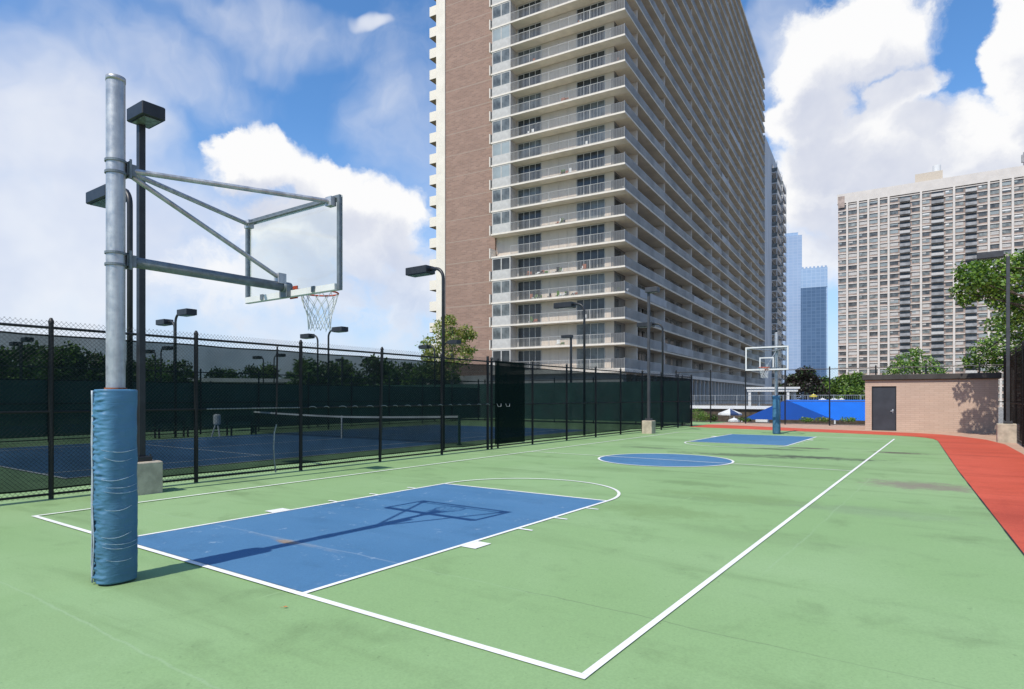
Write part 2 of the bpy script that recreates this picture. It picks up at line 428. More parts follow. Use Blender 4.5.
# ------------------------------------------------------------------ ground
g = MB(); g.quad((-3000,-3000,GZ),(3000,-3000,GZ),(3000,6000,GZ),(-3000,6000,GZ))
tag(g.build('ground', M['asphalt']), kind='structure')
SX0, SX1, SY0, SY1 = -90, 40, -45, 41.5
g = MB(); g.box(SX0, SX1, SY0, SY1, GZ-.5, 0)
tag(g.build('court_terrace', M['court']), kind='structure')

def sheet(name, pts, z, m):
    b = MB(); b.poly([(x,y,z) for x,y in pts]); return tag(b.build(name, m), kind='structure')

# red path with curved edges
def arc(cx, cy, r, a0, a1, n=10):
    return [(cx+r*math.cos(R(a0+(a1-a0)*i/n)), cy+r*math.sin(R(a0+(a1-a0)*i/n))) for i in range(n+1)]
inner = [(7.75,-20),(7.05,5.4),(6.55,14.5),(6.0,26.4)] + [(5.85,27.6),(5.55,28.4),(5.1,29.0),(4.4,29.5),(2.8,30.05),(.5,30.7),(-2.9,31.4),(-6.15,32.2)]
outer = [(-6.15,35.9),(-4.3,35.6),(0,33.9),(3.9,32.6),(5.2,32.25),(6.05,31.6),(6.8,30.4),(7.6,28.4),(8.05,25.6),(8.2,21.4),(8.4,10),(8.75,-20)]
sheet('paving', [(-6.15,41.4),(-6.15,29.5),(5.0,27.0),(7.0,18.0),(8.2,-20.2),(39,-20.2),(39,41.4)], .004, M['paving'])
sheet('track', inner+outer, .008, M['track_red'])
# black joint between green surface and red path
b = MB()
for (x0,y0),(x1,y1) in zip(inner[:7], inner[1:8]):
    n_ = 12
    for i in range(n_):
        a = i/n_; c = (i+1)/n_
        w0 = .012+.014*random.random()
        p0 = (x0+(x1-x0)*a-w0*.5, y0+(y1-y0)*a); p1 = (x0+(x1-x0)*c-w0*.5, y0+(y1-y0)*c)
        b.quad((p0[0],p0[1],.012),(p0[0]+w0,p0[1],.012),(p1[0]+w0,p1[1],.012),(p1[0],p1[1],.012))
tag(b.build('track_edge', M['black']), kind='structure')

# green surround already the terrace; the paving sheet must not cover the green: inner strip of green over it
sheet('court_surface', [(-6.15,29.4),(-6.15,32.2)] + inner[::-1][1:] + [(7.2,-20.1),(7.0,-20.1)], .0062, M['court'])

# court markings --------------------------------------------------
W2, LEN, FT, HC = 4.55, 26.3, 6.0, 13.1
k0, k1 = -.086, -.15
lw = .055
Z1, Z2 = .011, .015
ZB = .0105
def rect(name, x0, x1, y0, y1, z, m): return sheet(name, [(x0,y0),(x1,y0),(x1,y1),(x0,y1)], z, m)
KH = 1.83
rect('key', k0-KH+lw/2, k0+KH-lw/2, lw/2, FT-lw/2, ZB, M['court_blue'])
rect('key', k1-KH+lw/2, k1+KH-lw/2, LEN-FT+lw/2, LEN-lw/2, ZB, M['court_blue'])
CR = 1.83
b = MB(); b.poly([(k0+(CR-.02)*math.cos(a*math.pi/48), HC+(CR-.02)*math.sin(a*math.pi/48), ZB) for a in range(96)])
tag(b.build('centre_circle', M['court_blue']), kind='structure')

def ring(name, cx, cy, r, a0, a1, w, z, m, n=72):
    b = MB()
    for i in range(n):
        t0 = R(a0+(a1-a0)*i/n); t1 = R(a0+(a1-a0)*(i+1)/n)
        b.quad((cx+(r-w)*math.cos(t0), cy+(r-w)*math.sin(t0), z),(cx+r*math.cos(t0), cy+r*math.sin(t0), z),
               (cx+r*math.cos(t1), cy+r*math.sin(t1), z),(cx+(r-w)*math.cos(t1), cy+(r-w)*math.sin(t1), z))
    return tag(b.build(name, m), kind='structure')
L = M['line']
rect('baseline', -W2, W2, -lw, .01, Z2, L)
rect('baseline', -W2, W2, LEN-.01, LEN+lw, Z2, M['line_old'])
rect('sideline', -W2, -W2+lw, .01, LEN-.01, Z2, L)
rect('sideline', W2-lw, W2, .01, LEN+.3, Z2+.001, L)
rect('half_line', -W2+lw, W2-lw, HC-lw*.45, HC+lw*.45, Z2, M['line_old'])
ring('centre_ring', k0, HC, CR, 0, 360, .06, Z2+.002, L, 120)
for kc, y0, sg, mm in ((k0, 0, 1, L), (k1, LEN, -1, L)):
    ye = y0+sg*FT
    for sx in (-1, 1):
        xl = kc+sx*KH
        rect('lane_line', xl-(lw if sx > 0 else 0), xl+(0 if sx > 0 else lw), y0+sg*.011, ye, Z2, mm)
        # lane marks outside the lane line
        o0, o1 = (xl+.004, xl+.21) if sx > 0 else (xl-.21, xl-.004)
        rect('lane_mark', o0, o1, y0+sg*2.13, y0+sg*2.44, Z2, mm)
        for q in (3.3, 4.2, 5.15):
            rect('lane_mark', o0, o1, y0+sg*q, y0+sg*(q+.05), Z2, mm)
    rect('free_throw_line', kc-KH+lw, kc+KH-lw, ye-sg*lw, ye, Z2, mm)
    ring('free_throw_arc', kc, ye+sg*.002, KH, 0, 180*sg, lw, Z2+.001, mm)

# ------------------------------------------------------------------ tennis courts
TX0, TX1, TY0, TY1 = -19.95, -8.98, 1.9, 25.67
def tennis(x0, x1, y0, y1):
    rect('tennis_surface', x0, x1, y0, y1, ZB, M['tennis_blue'])
    z = Z2; ym = (y0+y1)/2
    for x in (x0, x1-.06, x0+1.37, x1-1.43): rect('tennis_line', x, x+.06, y0+.07, y1-.07, z, L)
    for y in (y0, y1-.07): rect('tennis_line', x0, x1, y, y+.07, z, L)
    for y in (ym-6.4, ym+6.35): rect('tennis_line', x0+1.44, x1-1.44, y, y+.06, z, L)
    rect('tennis_line', (x0+x1)/2-.03, (x0+x1)/2+.03, ym-6.33, ym+6.34, z+.001, L)
tennis(TX0, TX1, TY0, TY1)
tennis(-39.5, -28.5, TY0, TY1)
def tennis_net(xc, ym, label):
    t = thing('tennis_net', label, 'tennis net', (xc, ym, 0))
    hw = 6.35
    b = MB(); N_ = 24
    def top(x): return .95+.12*(abs(x)/hw)**1.5
    for i in range(N_):
        xa = -hw+2*hw*i/N_; xb = -hw+2*hw*(i+1)/N_
        b.quad((xa,0,.06),(xb,0,.06),(xb,0,top(xb)-.03),(xa,0,top(xa)-.03))
    b.build('mesh', M['net_dark'], t)
    b = MB()
    for i in range(N_):
        xa = -hw+2*hw*i/N_; xb = -hw+2*hw*(i+1)/N_
        for yy in (-.02,.02): b.quad((xa,yy,top(xa)-.07),(xb,yy,top(xb)-.07),(xb,yy,top(xb)),(xa,yy,top(xa)))
        b.quad((xa,-.02,top(xa)),(xb,-.02,top(xb)),(xb,.02,top(xb)),(xa,.02,top(xa)))
    b.build('headband', M['white'], t)
    b = MB(); b.box(-.03,.03,-.025,.025,.02,.97); b.build('centre_strap', M['white'], t)
    for sx in (-1,1):
        b = MB(); b.tube([(sx*(hw+.05),0,.016),(sx*(hw+.05),0,1.1)],.05,10); b.box(sx*(hw+.05)-.07,sx*(hw+.05)+.07,-.07,.07,.016,.05)
        b.build('net_post', mat_green_post, t)
    return t
mat_green_post = mat('green_post_paint', (.02,.07,.045), .5, .2, 5)
tennis_net(-14.46, 13.8, 'tennis net with white headband on the blue court behind the near fence')
tennis_net(-34.0, 13.8, 'tennis net on the second blue court beyond the middle green screen')

# ------------------------------------------------------------------ fences
def chain_link(b, L_, z0, z1, pitch=.072, r=.0021, x=0.0):
    """two families of crossing diagonal wires in the local yz plane, running along +y from 0 to L_"""
    H = z1-z0
    n = int((L_+H)/pitch)+1
    for k in range(n):
        s0 = k*pitch - H
        # rising wire: y = s0 + (z-z0)
        ya, yb = s0, s0+H
        za, zb = z0, z1
        if ya < 0: za = z0 - ya; ya = 0
        if yb > L_: zb = z1 - (yb-L_); yb = L_
        if zb-za > .03: b.tube([(x+r,ya,za),(x+r,yb,zb)], r, 3, cap=False)
        # falling wire mirrored
        ya, yb = L_-s0, L_-s0-H
        za, zb = z0, z1
        if ya > L_: za = z0 + (ya-L_); ya = L_
        if yb < 0: zb = z1 + yb; yb = 0
        if zb-za > .03: b.tube([(x-r,ya,za),(x-r,yb,zb)], r, 3, cap=False)

def fence(name, label, loc, rz, L_, H, posts, cloth=None, cloth_z=(.16,2.82), mesh=True, pitch=.072, wire_r=.0026, rail_mid=True, cloth_side=1, post_r=.040, cat='fence', lean=None):
    t = thing(name, label, cat, loc, rz)
    for i, y in enumerate(posts):
        b = MB(); big = i in (0, len(posts)-1)
        r = post_r*1.25 if big else post_r
        dx = (lean or {}).get(i, 0)
        b.tube([(0,y,-.02),(dx*.5,y+dx*.5,H*.5),(dx,y+dx,H)], r, 10)
        b.tube([(dx,y+dx,H-.02),(dx,y+dx,H+.015),(dx,y+dx,H+.07)], [r*1.12,r*1.12,r*.45], 10)
        b.build('post', M['black'], t, smooth=False)
    b = MB(); b.tube([(0.0,0,H-.10),(0.0,L_,H-.10)], .024, 8); b.build('top_rail', M['black'], t)
    if rail_mid:
        b = MB(); b.tube([(0.0,0,1.49),(0.0,L_,1.49)], .021, 8); b.build('mid_rail', M['black'], t)
    b = MB(); b.tube([(0.0,0,.085),(0.0,L_,.085)], .021, 8); b.build('bottom_rail', M['black'], t)
    if mesh:
        b = MB(); chain_link(b, L_, .05, H+.02, pitch, wire_r, .045*cloth_side); b.build('chain_link', M['wire'], t)
    if cloth:
        b = MB(); n = max(8, int(L_/.6)); zs = [cloth_z[0], .7, 1.49, 2.2, cloth_z[1]]
        def px_(i, j):
            u = i/n*L_
            sag = .006*math.sin(u*2.3)+.006*math.sin(u*7.1+1)+.004*math.sin(u*17)
            return (-.06*cloth_side + (.02*math.sin(u*3.1+j*1.7) if 0 < j < 4 else 0), u, zs[j] + (sag if j in (0,4) else 0))
        for i in range(n):
            for j in range(4):
                b.quad(px_(i,j), px_(i+1,j), px_(i+1,j+1), px_(i,j+1))
        w = b.build('windscreen', cloth, t)
        for j, hh in ((0,.03),(4,-.03)):
            b = MB()
            for i in range(n):
                p, q = px_(i,j), px_(i+1,j)
                b.quad((p[0]+.004*cloth_side,p[1],p[2]),(q[0]+.004*cloth_side,q[1],q[2]),(q[0]+.004*cloth_side,q[1],q[2]+hh),(p[0]+.004*cloth_side,p[1],p[2]+hh))
            b.build('hem', M['cloth_dense'], w)
    return t

FX = -6.2; SP = 2.505; Y0 = .74 - SP*5
posts = [SP*i for i in range(18)] + [33.05-Y0]
LN = 33.05 - Y0
nf = fence('court_fence', 'long black chain link fence with dark see-through windscreen along the basketball court', (FX, Y0, 0), 0, LN, 3.03, posts, M['cloth'], lean={8:.04})
def extra():
    # doubled dark cloth by the gate, pale strip added as the mid rail's sun glint, cloth ties, bent conduit
    b = MB(); y0 = 13.35-Y0
    for i in range(6):
        ya, yb = y0+i*.3, y0+(i+1)*.3
        b.quad((.075+.01*math.sin(i),ya,.14),(.075+.01*math.sin(i+1),yb,.14),(.075+.01*math.sin(i+1),yb,2.97),(.075+.01*math.sin(i),ya,2.97))
    b.build('gate_screen', M['cloth_dense'], nf)
    b = MB(); b.tube([(0,13.05-Y0,-.02),(0,13.05-Y0,3.1)], .045, 10); b.tube([(0,13.62-Y0,-.02),(0,13.62-Y0,3.05)], .035, 10); b.build('gate_post', M['black'], nf)
    b = MB(); b.tube([(.028,3.45-Y0,1.497),(.028,5.7-Y0,1.494)], .012, 8); b.build('rail_glint', M['rail_grey'], nf)
    y = 5.95; tie = None
    while y < 13.0:
        if tie is None:
            b = MB(); b.tube([(.05,0,.0),(.055,.06,.018),(.05,.15,.012),(.045,.21,-.02)], .008, 5)
            tie = b.build('cloth_tie', M['rail_grey'], nf, (0,y-Y0,1.50))
        else:
            q = link('cloth_tie', tie.data, nf, (0,y-Y0,1.50)); q.scale = (1,.6+.6*random.random(),1)
        y += .42+.1*random.random()
    b = MB(); yy = 5.06-Y0
    b.tube([(0,yy+.06,2.9),(0,yy+.05,1.6),(.01,yy+.02,1.3)], .02, 8)
    b.build('thin_post', M['black'], nf)
    b = MB()
    b.tube([(.03,yy+.02,1.12),(.035,yy-.04,.95),(.035,yy-.06,.6),(.035,yy-.04,.3),(.03,yy,.03)], .016, 8)
    b.build('bent_conduit', M['rail_grey'], nf)
    for y in (13.55, 14.05):
        b = MB(); b.tube([(.1,y-.12-Y0,1.52),(.12,y-.08-Y0,1.42),(.12,y+.08-Y0,1.42),(.1,y+.12-Y0,1.52)], .010, 6); b.build('rope', M['rail_grey'], nf)
extra()

fence('divider_fence', 'fence with dark green screen between the two tennis courts', (-22.3,-24,0), 0, 57.0, 3.0, [3.0*i for i in range(20)], M['far_cloth'], (.2,2.42), mesh=False)
fence('end_fence', 'fence with dark green screen across the far end of the tennis courts', (-6.3,33.15,0), R(90), 38.0, 3.0, [3.0*i+.5 for i in range(13)], M['far_cloth'], (.2,2.72), mesh=False)
fence('outer_fence', 'distant fence with green screen beyond the second tennis court', (-43,-24,0), 0, 57.0, 3.0, [3.0*i for i in range(20)], M['far_cloth'], (.2,2.5), mesh=False)
fp = [.12, 1.9, 4.3, 6.75, 9.18, 11.71, 14.12, 16.4, 18.8]
fence('far_fence', 'open black chain link fence behind the far basketball hoop', (9.6,38.6,0), R(90), 18.9, 3.55, fp[:], None, mesh=True, pitch=.16, wire_r=.002)
fence('side_fence', 'tall black screened fence at the right beside the brick shed', (8.5,10.0,0), R(0), 23.9, 3.66, [2.96*i+.02 for i in range(9)], M['cloth_dense'], (.12,3.5), mesh=True, pitch=.2, cloth_side=-1)

# ------------------------------------------------------------------ court lamps
def head_mesh(x0, x1, hw, z0, z1):
    b = MB(); b.cbox(x0, x1, -hw, hw, z0, z1, .015); return b
def lens_mesh(x0, x1, hw, z):
    b = MB(); b.box(x0+.07, x1-.05, -hw+.06, hw-.06, z-.018, z-.003); return b

def pier_lamp(label, loc, H, side, m, pier=.53, ph=.58, hl=.60, gap=0.0, hw=.2):
    t = thing('court_lamp', label, 'lamp', loc, 0, 'square floodlights on concrete piers')
    b = MB(); b.cbox(-pier/2, pier/2, -pier/2, pier/2, -.02, ph, .02); b.build('pier', M['concrete'], t)
    b = MB(); b.cbox(-.14,.14,-.14,.14, ph+.002, ph+.09, .012)
    for sx in (-1,1):
        for sy in (-1,1): b.tube([(sx*.11,sy*.11,ph+.09),(sx*.11,sy*.11,ph+.13)], .014, 6)
    b.build('base_plate', m, t)
    b = MB(); b.cbox(-.057,.057,-.057,.057, ph+.09, H-.1, .008); b.build('pole', m, t)
    if gap == 0: x0, x1 = -.11, hl-.11
    else: x0, x1 = gap, gap+hl
    if side < 0: x0, x1 = -x1, -x0
    hd = head_mesh(x0, x1, hw, H-.12, H+.12).build('lamp_head', m, t)
    lens_mesh(x0, x1, hw, H-.12).build('lens', M['lens'], hd)
    if gap:
        b = MB(); b.tube([(side*.07,0,H),(side*(gap+.01),0,H)], .03, 8); b.build('bracket', m, t)
    return t
pier_lamp('dark floodlight on square post and concrete pier behind the near hoop', (at_d(141,11.3)[0],at_d(141,11.3)[1],0), 6.82, 1, M['bronze'])
pier_lamp('grey floodlight post on concrete pier at the far end of the left fence', (-5.40,24.7,0), 6.85, 1, M['grey_pole'], .5, .62)
lx, ly = at_d(1008, 23.9)
pier_lamp('grey floodlight post on concrete pier in front of the right side fence', (lx,ly,0), 7.25, -1, M['grey_pole'], .68, .72, .82, .14)

def goose(H, side, pr=.055, hl=.95):
    t = thing('gooseneck_lamp', '', 'lamp')
    pts = [(0,0,-.02),(0,0,H-.38)]
    for i in range(1,9):
        a = R(90*i/8); pts.append((side*.36*(1-math.cos(a)), 0, H-.38+.36*math.sin(a)))
    pts.append((side*.62,0,H-.02))
    b = MB(); b.tube(pts, pr, 10); b.build('pole', M['bronze'], t, smooth=True)
    x0, x1 = .55, .55+hl
    if side < 0: x0, x1 = -x1, -x0
    hd = head_mesh(x0, x1, .23, H-.15, H+.10).build('lamp_head', M['bronze'], t)
    lens_mesh(x0, x1, .23, H-.15).build('lens', M['lens'], hd)
    return t
gl = goose(6.0, -1)
near_labels = ['gooseneck lamp just left of the near hoop pole, head pointing left', 'tall gooseneck lamp in front of the leafy tree by the brick wall',
               'gooseneck lamp in front of the pale facade, third along the near fence', 'gooseneck lamp beside the grey pier post at the fence far end']
for i, (yy, lb) in enumerate(zip((2.4, 11.9, 21.5, 30.9), near_labels)):
    o = gl if i == 0 else copy_tree(gl)
    o.location = (-7.15, yy, 0); tag(o, lb, 'lamp', 'gooseneck lamps along the near tennis fence')
gr = goose(5.35, 1, .05, .8); glf = goose(5.35, -1, .05, .8)
rows = [(-21.0,10.2,gr,'right-facing gooseneck lamp at the middle screen, nearer of two'),(-23.5,11.4,glf,'left-facing gooseneck lamp behind the middle screen, nearest of its row'),
        (-21.0,18.3,gr,'right-facing gooseneck lamp under the near net'),(-23.6,19.6,glf,'left-facing gooseneck lamp under the near net'),
        (-21.0,27.6,gr,'small right-facing gooseneck lamp against the leafy tree'),(-23.4,29.4,glf,'small left-facing gooseneck lamp beside the leafy tree'),
        (-41.6,10.9,gr,'distant right-facing gooseneck lamp seen through the screen at far left'),(-44.2,11.6,glf,'distant left-facing gooseneck lamp seen through the screen at far left'),
        (-41.4,19.3,gr,'distant right-facing gooseneck lamp seen through the screen by the near hoop'),(-44.2,20.2,glf,'distant left-facing gooseneck lamp seen through the screen by the near hoop'),
        (-41.5,28.8,gr,'distant right-facing gooseneck lamp seen through the screen below the backboard'),(-44.0,29.4,glf,'distant left-facing gooseneck lamp seen through the screen below the backboard')]
seen = set()
for (x, y, pr, lb) in rows:
    o = copy_tree(pr) if pr in seen else pr
    seen.add(pr); o.location = (x,y,0); tag(o, lb, 'lamp', 'gooseneck lamps along the tennis court screens')
# straight shoebox lamps behind the end fence
def straight(label, x, y, H):
    t = thing('shoebox_lamp', label, 'lamp', (x,y,0))
    b = MB(); b.cbox(-.07,.07,-.07,.07,-.02,H,.01); b.build('pole', M['bronze'], t)
    hd = head_mesh(-.75,.09,.2,H-.08,H+.14).build('lamp_head', M['bronze'], t)
    lens_mesh(-.7,0,.2,H-.08).build('lens', M['lens'], hd)
x_, y_ = at_d(571, 46); straight('thin square lamp post with small box head against the pale facade', x_, y_, 6.2)
x_, y_ = at_d(342, 60); straight('far thin lamp post with small box head seen through the screen', x_, y_, 5.3)

# ------------------------------------------------------------------ basketball hoop
def pad_mesh():
    """upholstered wrap: rounded rectangle section with pucker wrinkles near the seam"""
    b = MB(); hw = .168; rc = .10; n = 72; nz = 200; H = 1.80
    per = []
    segs = [(hw-rc,-hw,'s')]
    def sect(u):
        # superellipse-like rounded square
        a = 2*math.pi*u + R(-124)
        c_, s_ = math.cos(a), math.sin(a)
        k = (abs(c_)**4+abs(s_)**4)**-.25
        k2 = .6*k+.4
        return c_*k2*hw, s_*k2*hw, c_, s_
    rnd = [random.random() for _ in range(64)]
    for j in range(nz+1):
        z = .015+H*j/nz
        for i in range(n+1):
            u = i/n
            x, y, c_, s_ = sect(u)
            # puckers at both ends of the wrap (the laced seam)
            e = min(u, 1-u)
            amp = .017*max(0, 1-(e/.25)**2)
            w = 1.5*mnoise.noise(Vector((z*34, c_*2.2, s_*2.2))) + .8*mnoise.noise(Vector((z*75, c_*3, s_*3+5)))
            d = amp*w
            d += .010*mnoise.noise(Vector((z*3.5, c_*1.6+9, s_*1.6))) + .004*mnoise.noise(Vector((z*11, c_*2+4, s_*2)))
            if j in (0, nz): d -= .012
            gap = 0
            if e < .045 : d -= .012*(1-e/.045)
            b.v.append((x+c_*d, y+s_*d, z))
    for j in range(nz):
        for i in range(n):
            a = j*(n+1)+i
            b.f.append((a, a+1, a+n+2, a+n+1)); b.m.append(0)
    # top ring
    base = nz*(n+1)
    for i in range(n):
        x, y, z = b.v[base+i]; x2, y2, z2 = b.v[base+i+1]
        s = .6
        b.quad((x,y,z),(x2,y2,z2),(x2*s,y2*s,z2+.004),(x*s,y*s,z+.004))
    return b
def pad_angle_pt(ang, z, off=.0):
    c_, s_ = math.cos(ang), math.sin(ang)
    k2 = .6*(abs(c_)**4+abs(s_)**4)**-.25+.4
    return (c_*(k2*.168+off), s_*(k2*.168+off), z)

def build_hoop(square):
    t = thing('basketball_hoop', '', 'basketball hoop')
    b = MB(); b.tube([(0,0,-.02),(0,0,4.77)], .080, 28, cap=False)
    b.tube([(0,0,4.725),(0,0,4.77),(0,0,4.78)], [.083,.083,.05], 28); b.build('pole', M['galv'], t, smooth=True)
    b = MB(); b.tube([(0,0,1.72),(0,0,1.832)], .094, 24, cap=False); b.build('rust_ring', M['rust'], t, smooth=True)
    pd = pad_mesh().build('pad', M['pad'], t, (-.004,-.003,0), smooth=True)
    # rolled seam edges on the left-hand side of the wrap
    sa = R(-109)
    for da in (-.06, .07):
        pts = []
        for j in range(40):
            z = .02+1.785*j/39
            sp = .16*max(0, 1-abs(z-.42)/.34)**.7*(1 if da > 0 else -.1)
            pts.append(pad_angle_pt(sa+da+sp, z, .007+.002*math.sin(z*11+da*9)))
        b = MB(); b.tube(pts, .0075, 6); b.build('seam_edge', M['pad_edge'], pd, smooth=True)
    b = MB(); pts = []
    for j in range(30):
        z = .08+.68*j/29; w = .16*max(0, 1-abs(z-.42)/.34)**.7
        pts.append((pad_angle_pt(sa-.05, z, .0045), pad_angle_pt(sa+.065+w, z, .0055)))
    for (p,q),(p2,q2) in zip(pts, pts[1:]): b.quad(p,q,q2,p2)
    b.build('foam_gap', M['black'], pd)
    # bleached creases round the front
    rg = random.Random(3)
    for z in (1.26,1.18,1.00,.92,.88,.72,.47,.41,.37,.24):
        a0 = R(-50+rg.uniform(-14,10)); a1 = R(52+rg.uniform(-30,12))
        pts = []; n_ = 22; tilt = rg.uniform(-.02,.03); dip = rg.uniform(.015,.035)
        for i in range(n_):
            f = i/(n_-1); pts.append(pad_angle_pt(a0+(a1-a0)*f, z-dip*math.sin(f*math.pi)+tilt*(f-.5)+.001*math.sin(f*9+z*40), .0075))
        b = MB(); b.tube(pts, [.0008+.0020*math.sin(math.pi*i/(n_-1))**.7 for i in range(n_)], 5)
        b.build('crease', M['crease'], pd, smooth=True)
    # collars
    for z in (3.92, 3.05):
        b = MB()
        for dz in (-.055,.055):
            b.tube([(0,0,z+dz-.011),(0,0,z+dz+.011)], .0915, 28)
        b.box(-.055,.055,.078,.16,z-.055,z+.055); b.box(-.075,.075,.09,.105,z-.075,z+.075)
        for sx in (-1,1): b.tube([(sx*.075,.1,z-.09),(sx*.075,.1,z+.09)], .012, 6)
        b.build('collar', M['galv_dark'], t)
    BY = 1.92; bz0, bz1, bh = 2.94, 4.0, .915
    # arms
    b = MB(); b.tube([(0,.14,3.05),(0,BY-.12,3.05)], .052, 14); b.tube([(0,BY-.13,3.05),(0,BY-.02,3.05)], .062, 14); b.build('lower_arm', M['galv_dark'], t, smooth=True)
    for sx in (-1,1):
        b = MB(); b.tube([(sx*.03,.15,3.92),(sx*(bh-.12),BY-.07,3.93)], .026, 10); b.box(sx*(bh-.12)-.05,sx*(bh-.12)+.05,BY-.09,BY-.015,3.88,3.98); b.build('upper_arm', M['galv'], t)
    b = MB(); b.tube([(0,.15,3.87),(.0,BY-.14,3.14)], .025, 10); b.box(-.05,.05,BY-.2,BY-.1,3.08,3.2); b.build('diagonal_strut', M['galv'], t)
    b = MB(); b.tube([(-bh+.15,BY-.08,3.93),(bh-.15,BY-.08,3.93)], .014, 8); b.build('cross_brace', M['galv_dark'], t)
    # board: grey steel frame behind a clear sheet with a white painted border
    bd = MB(); e = .045
    bd.box(-bh,-bh+e,BY-.03,BY-.001,bz0,bz1); bd.box(bh-e,bh,BY-.03,BY-.001,bz0,bz1)
    bd.box(-bh+e,bh-e,BY-.03,BY-.001,bz1-.03,bz1)
    bb = bd.build('backboard_frame', M['galv_dark'], t)
    b = MB(); b.box(-bh+e+.001,bh-e-.001,BY-.06,BY-.001,bz0,bz0+.07); b.build('bottom_flange', M['white'], bb)
    b = MB(); b.box(-bh,bh,BY,BY+.012,bz0,bz1); b.build('glass', M['glass_board'], bb)
    b = MB(); w_ = .05
    def strip(x0,x1,z0,z1): b.box(x0,x1,BY+.0125,BY+.0155,z0,z1)
    strip(-bh,-bh+.06,bz0,bz1); strip(bh-.06,bh,bz0,bz1); strip(-bh+.06,bh-.06,bz1-.06,bz1); strip(-bh+.06,bh-.06,bz0,bz0+.06)
    b.build('painted_border', M['white'], bb)
    if square:
        b = MB(); q0, q1 = .305, .46; zq = 3.06
        for (x0,x1,z0,z1) in ((-q0,-q0+w_,zq,zq+q1),(q0-w_,q0,zq,zq+q1),(-q0+w_,q0-w_,zq+q1-w_,zq+q1)): strip(x0,x1,z0,z1)
        b.build('target_square', M['white'], bb)
    for sx in (-.5,.5):
        b = MB(); b.box(sx-.03,sx+.03,BY-.072,BY-.061,bz0+.01,bz0+.075); b.build('clip', M['galv_dark'], bb)
    b = MB(); b.box(-.075,.075,BY-.11,BY-.061,bz0-.01,bz0+.13); b.build('mount_bracket', M['galv_dark'], bb)
    # rim
    ry = BY+.03+.15+.2286; rz = 3.05
    b = MB(); pts = [(.2286*math.cos(2*math.pi*i/36), ry+.2286*math.sin(2*math.pi*i/36), rz) for i in range(37)]
    b.tube(pts, .0105, 8, cap=False)
    b.box(-.07,.07,BY+.031,BY+.045,rz-.12,rz+.03)
    for sx in (-1,1): b.tube([(sx*.05,BY+.04,rz-.01),(sx*.12,ry-.19,rz-.005)], .009, 6); b.tube([(sx*.05,BY+.04,rz-.1),(sx*.13,ry-.18,rz-.02)], .008, 6)
    b.box(-.06,.06,BY+.04,ry-.22,rz-.012,rz-.002)
    rim = b.build('rim', M['orange'], t, smooth=False)
    # net: crossing cords
    b = MB(); N_ = 12
    prof = [(0,.226),(.09,.205),(.18,.178),(.27,.15),(.36,.135),(.45,.138)]
    for i in range(N_):
        for sg in (1,-1):
            pts = []
            for j, (dz, rr) in enumerate(prof):
                a = 2*math.pi*(i+sg*j*.5)/N_
                pts.append((rr*math.cos(a)+.01*math.sin(j*2+i), ry+rr*math.sin(a), rz-.012-dz-.012*math.sin(i*1.7)*(j/5)))
            b.tube(pts, .0042, 5)
    b.build('net', M['net_white'], rim)
    return t
h1 = build_hoop(False); h1.location = (k0+.005, -.77, 0)
tag(h1, 'near basketball hoop on galvanised post wrapped in wrinkled blue pad', 'basketball hoop', 'basketball hoops at the two ends of the court')
h2 = build_hoop(True); h2.location = (-.30, 27.75, 0); h2.rotation_euler = (0,0,math.pi)
tag(h2, 'far basketball hoop with glass backboard facing the camera', 'basketball hoop', 'basketball hoops at the two ends of the court')

# ------------------------------------------------------------------ main apartment tower
BU = R(5.25)
bx, by = at_d(625, 66.4)
tw = thing('apartment_tower', 'tall apartment tower with brick end wall and stacked cream balconies', 'apartment tower', (bx,by,GZ), BU)
def zf(k): return FZ0-GZ+FP*k
TOP = zf(NF)
LEN_R = 103.0
rg = random.Random(11)
# core walls
b = MB(); b.box(-25.2,-1.75,1.45,LEN_R-.05,0,TOP+.5); core = b.build('wall', M['cream'], tw)
b = MB(); b.box(-1.749,-1.735,1.46,LEN_R-.1,zf(0)+.03,TOP-.2); b.build('side_wall', M['side_wall'], tw)  # thin cover over the core wall, balcony shade put into its dark colour
b = MB(); b.box(-24.35,-16.95,1.15,1.44,0,TOP+.9); b.build('brick_wall', M['tower_brick'], tw)
b = MB(); b.box(-25.75,-24.36,1.0,1.44,0,TOP+.9); b.box(-25.75,-25.21,1.441,14,0,TOP+.5); b.build('corner_pilaster', M['box_white'], tw)
# podium storey
b = MB(); b.box(-27.5,-.35,.45,1.44,0,zf(0)-.45); b.build('podium_wall', M['podium'], tw)
b = MB(); b.box(-2.4,-1.753,1.45,LEN_R,0,zf(0)-.45); b.build('ground_floor_shade', M['window_dark'], tw)  # dark block stands in for the shade in the recess behind the columns
pc = pw = None
for i in range(38):
    y = 4+i*2.6
    if pc is None:
        b = MB(); b.box(-.55,-.2,0,.35,0,zf(0)-.46); pc = b.build('podium_column', M['podium'], tw, (0,y,0))
        b = MB(); b.box(-1.75,-1.72,.8,2.5,3.2,zf(0)-.8); pw = b.build('podium_window', M['window_dark'], tw, (0,y,0))
    else:
        link('podium_column', pc.data, tw, (0,y,0)); link('podium_window', pw.data, tw, (0,y,0))
b = MB(); b.box(-16.9,0,-.05,1.44,zf(0)-.44,zf(0)+.02); b.box(-1.74,.05,1.441,LEN_R,zf(0)-.44,zf(0)+.021); b.build('podium_band', M['cream_white'], tw)
# slabs
me_slab = None
def slab():
    b = MB(); th = .19
    b.box(-16.85,0,0,1.44,-th,0,0); b.box(-1.74,0,1.4405,LEN_R,-th,.0005,1)
    return b
first = None
for k in range(1, NF+1):
    if first is None: first = slab().build('balcony_slab', [M['cream_white'], M['soffit']], tw, (0,0,zf(k)))
    else: link('balcony_slab', first.data, tw, (0,0,zf(k)))
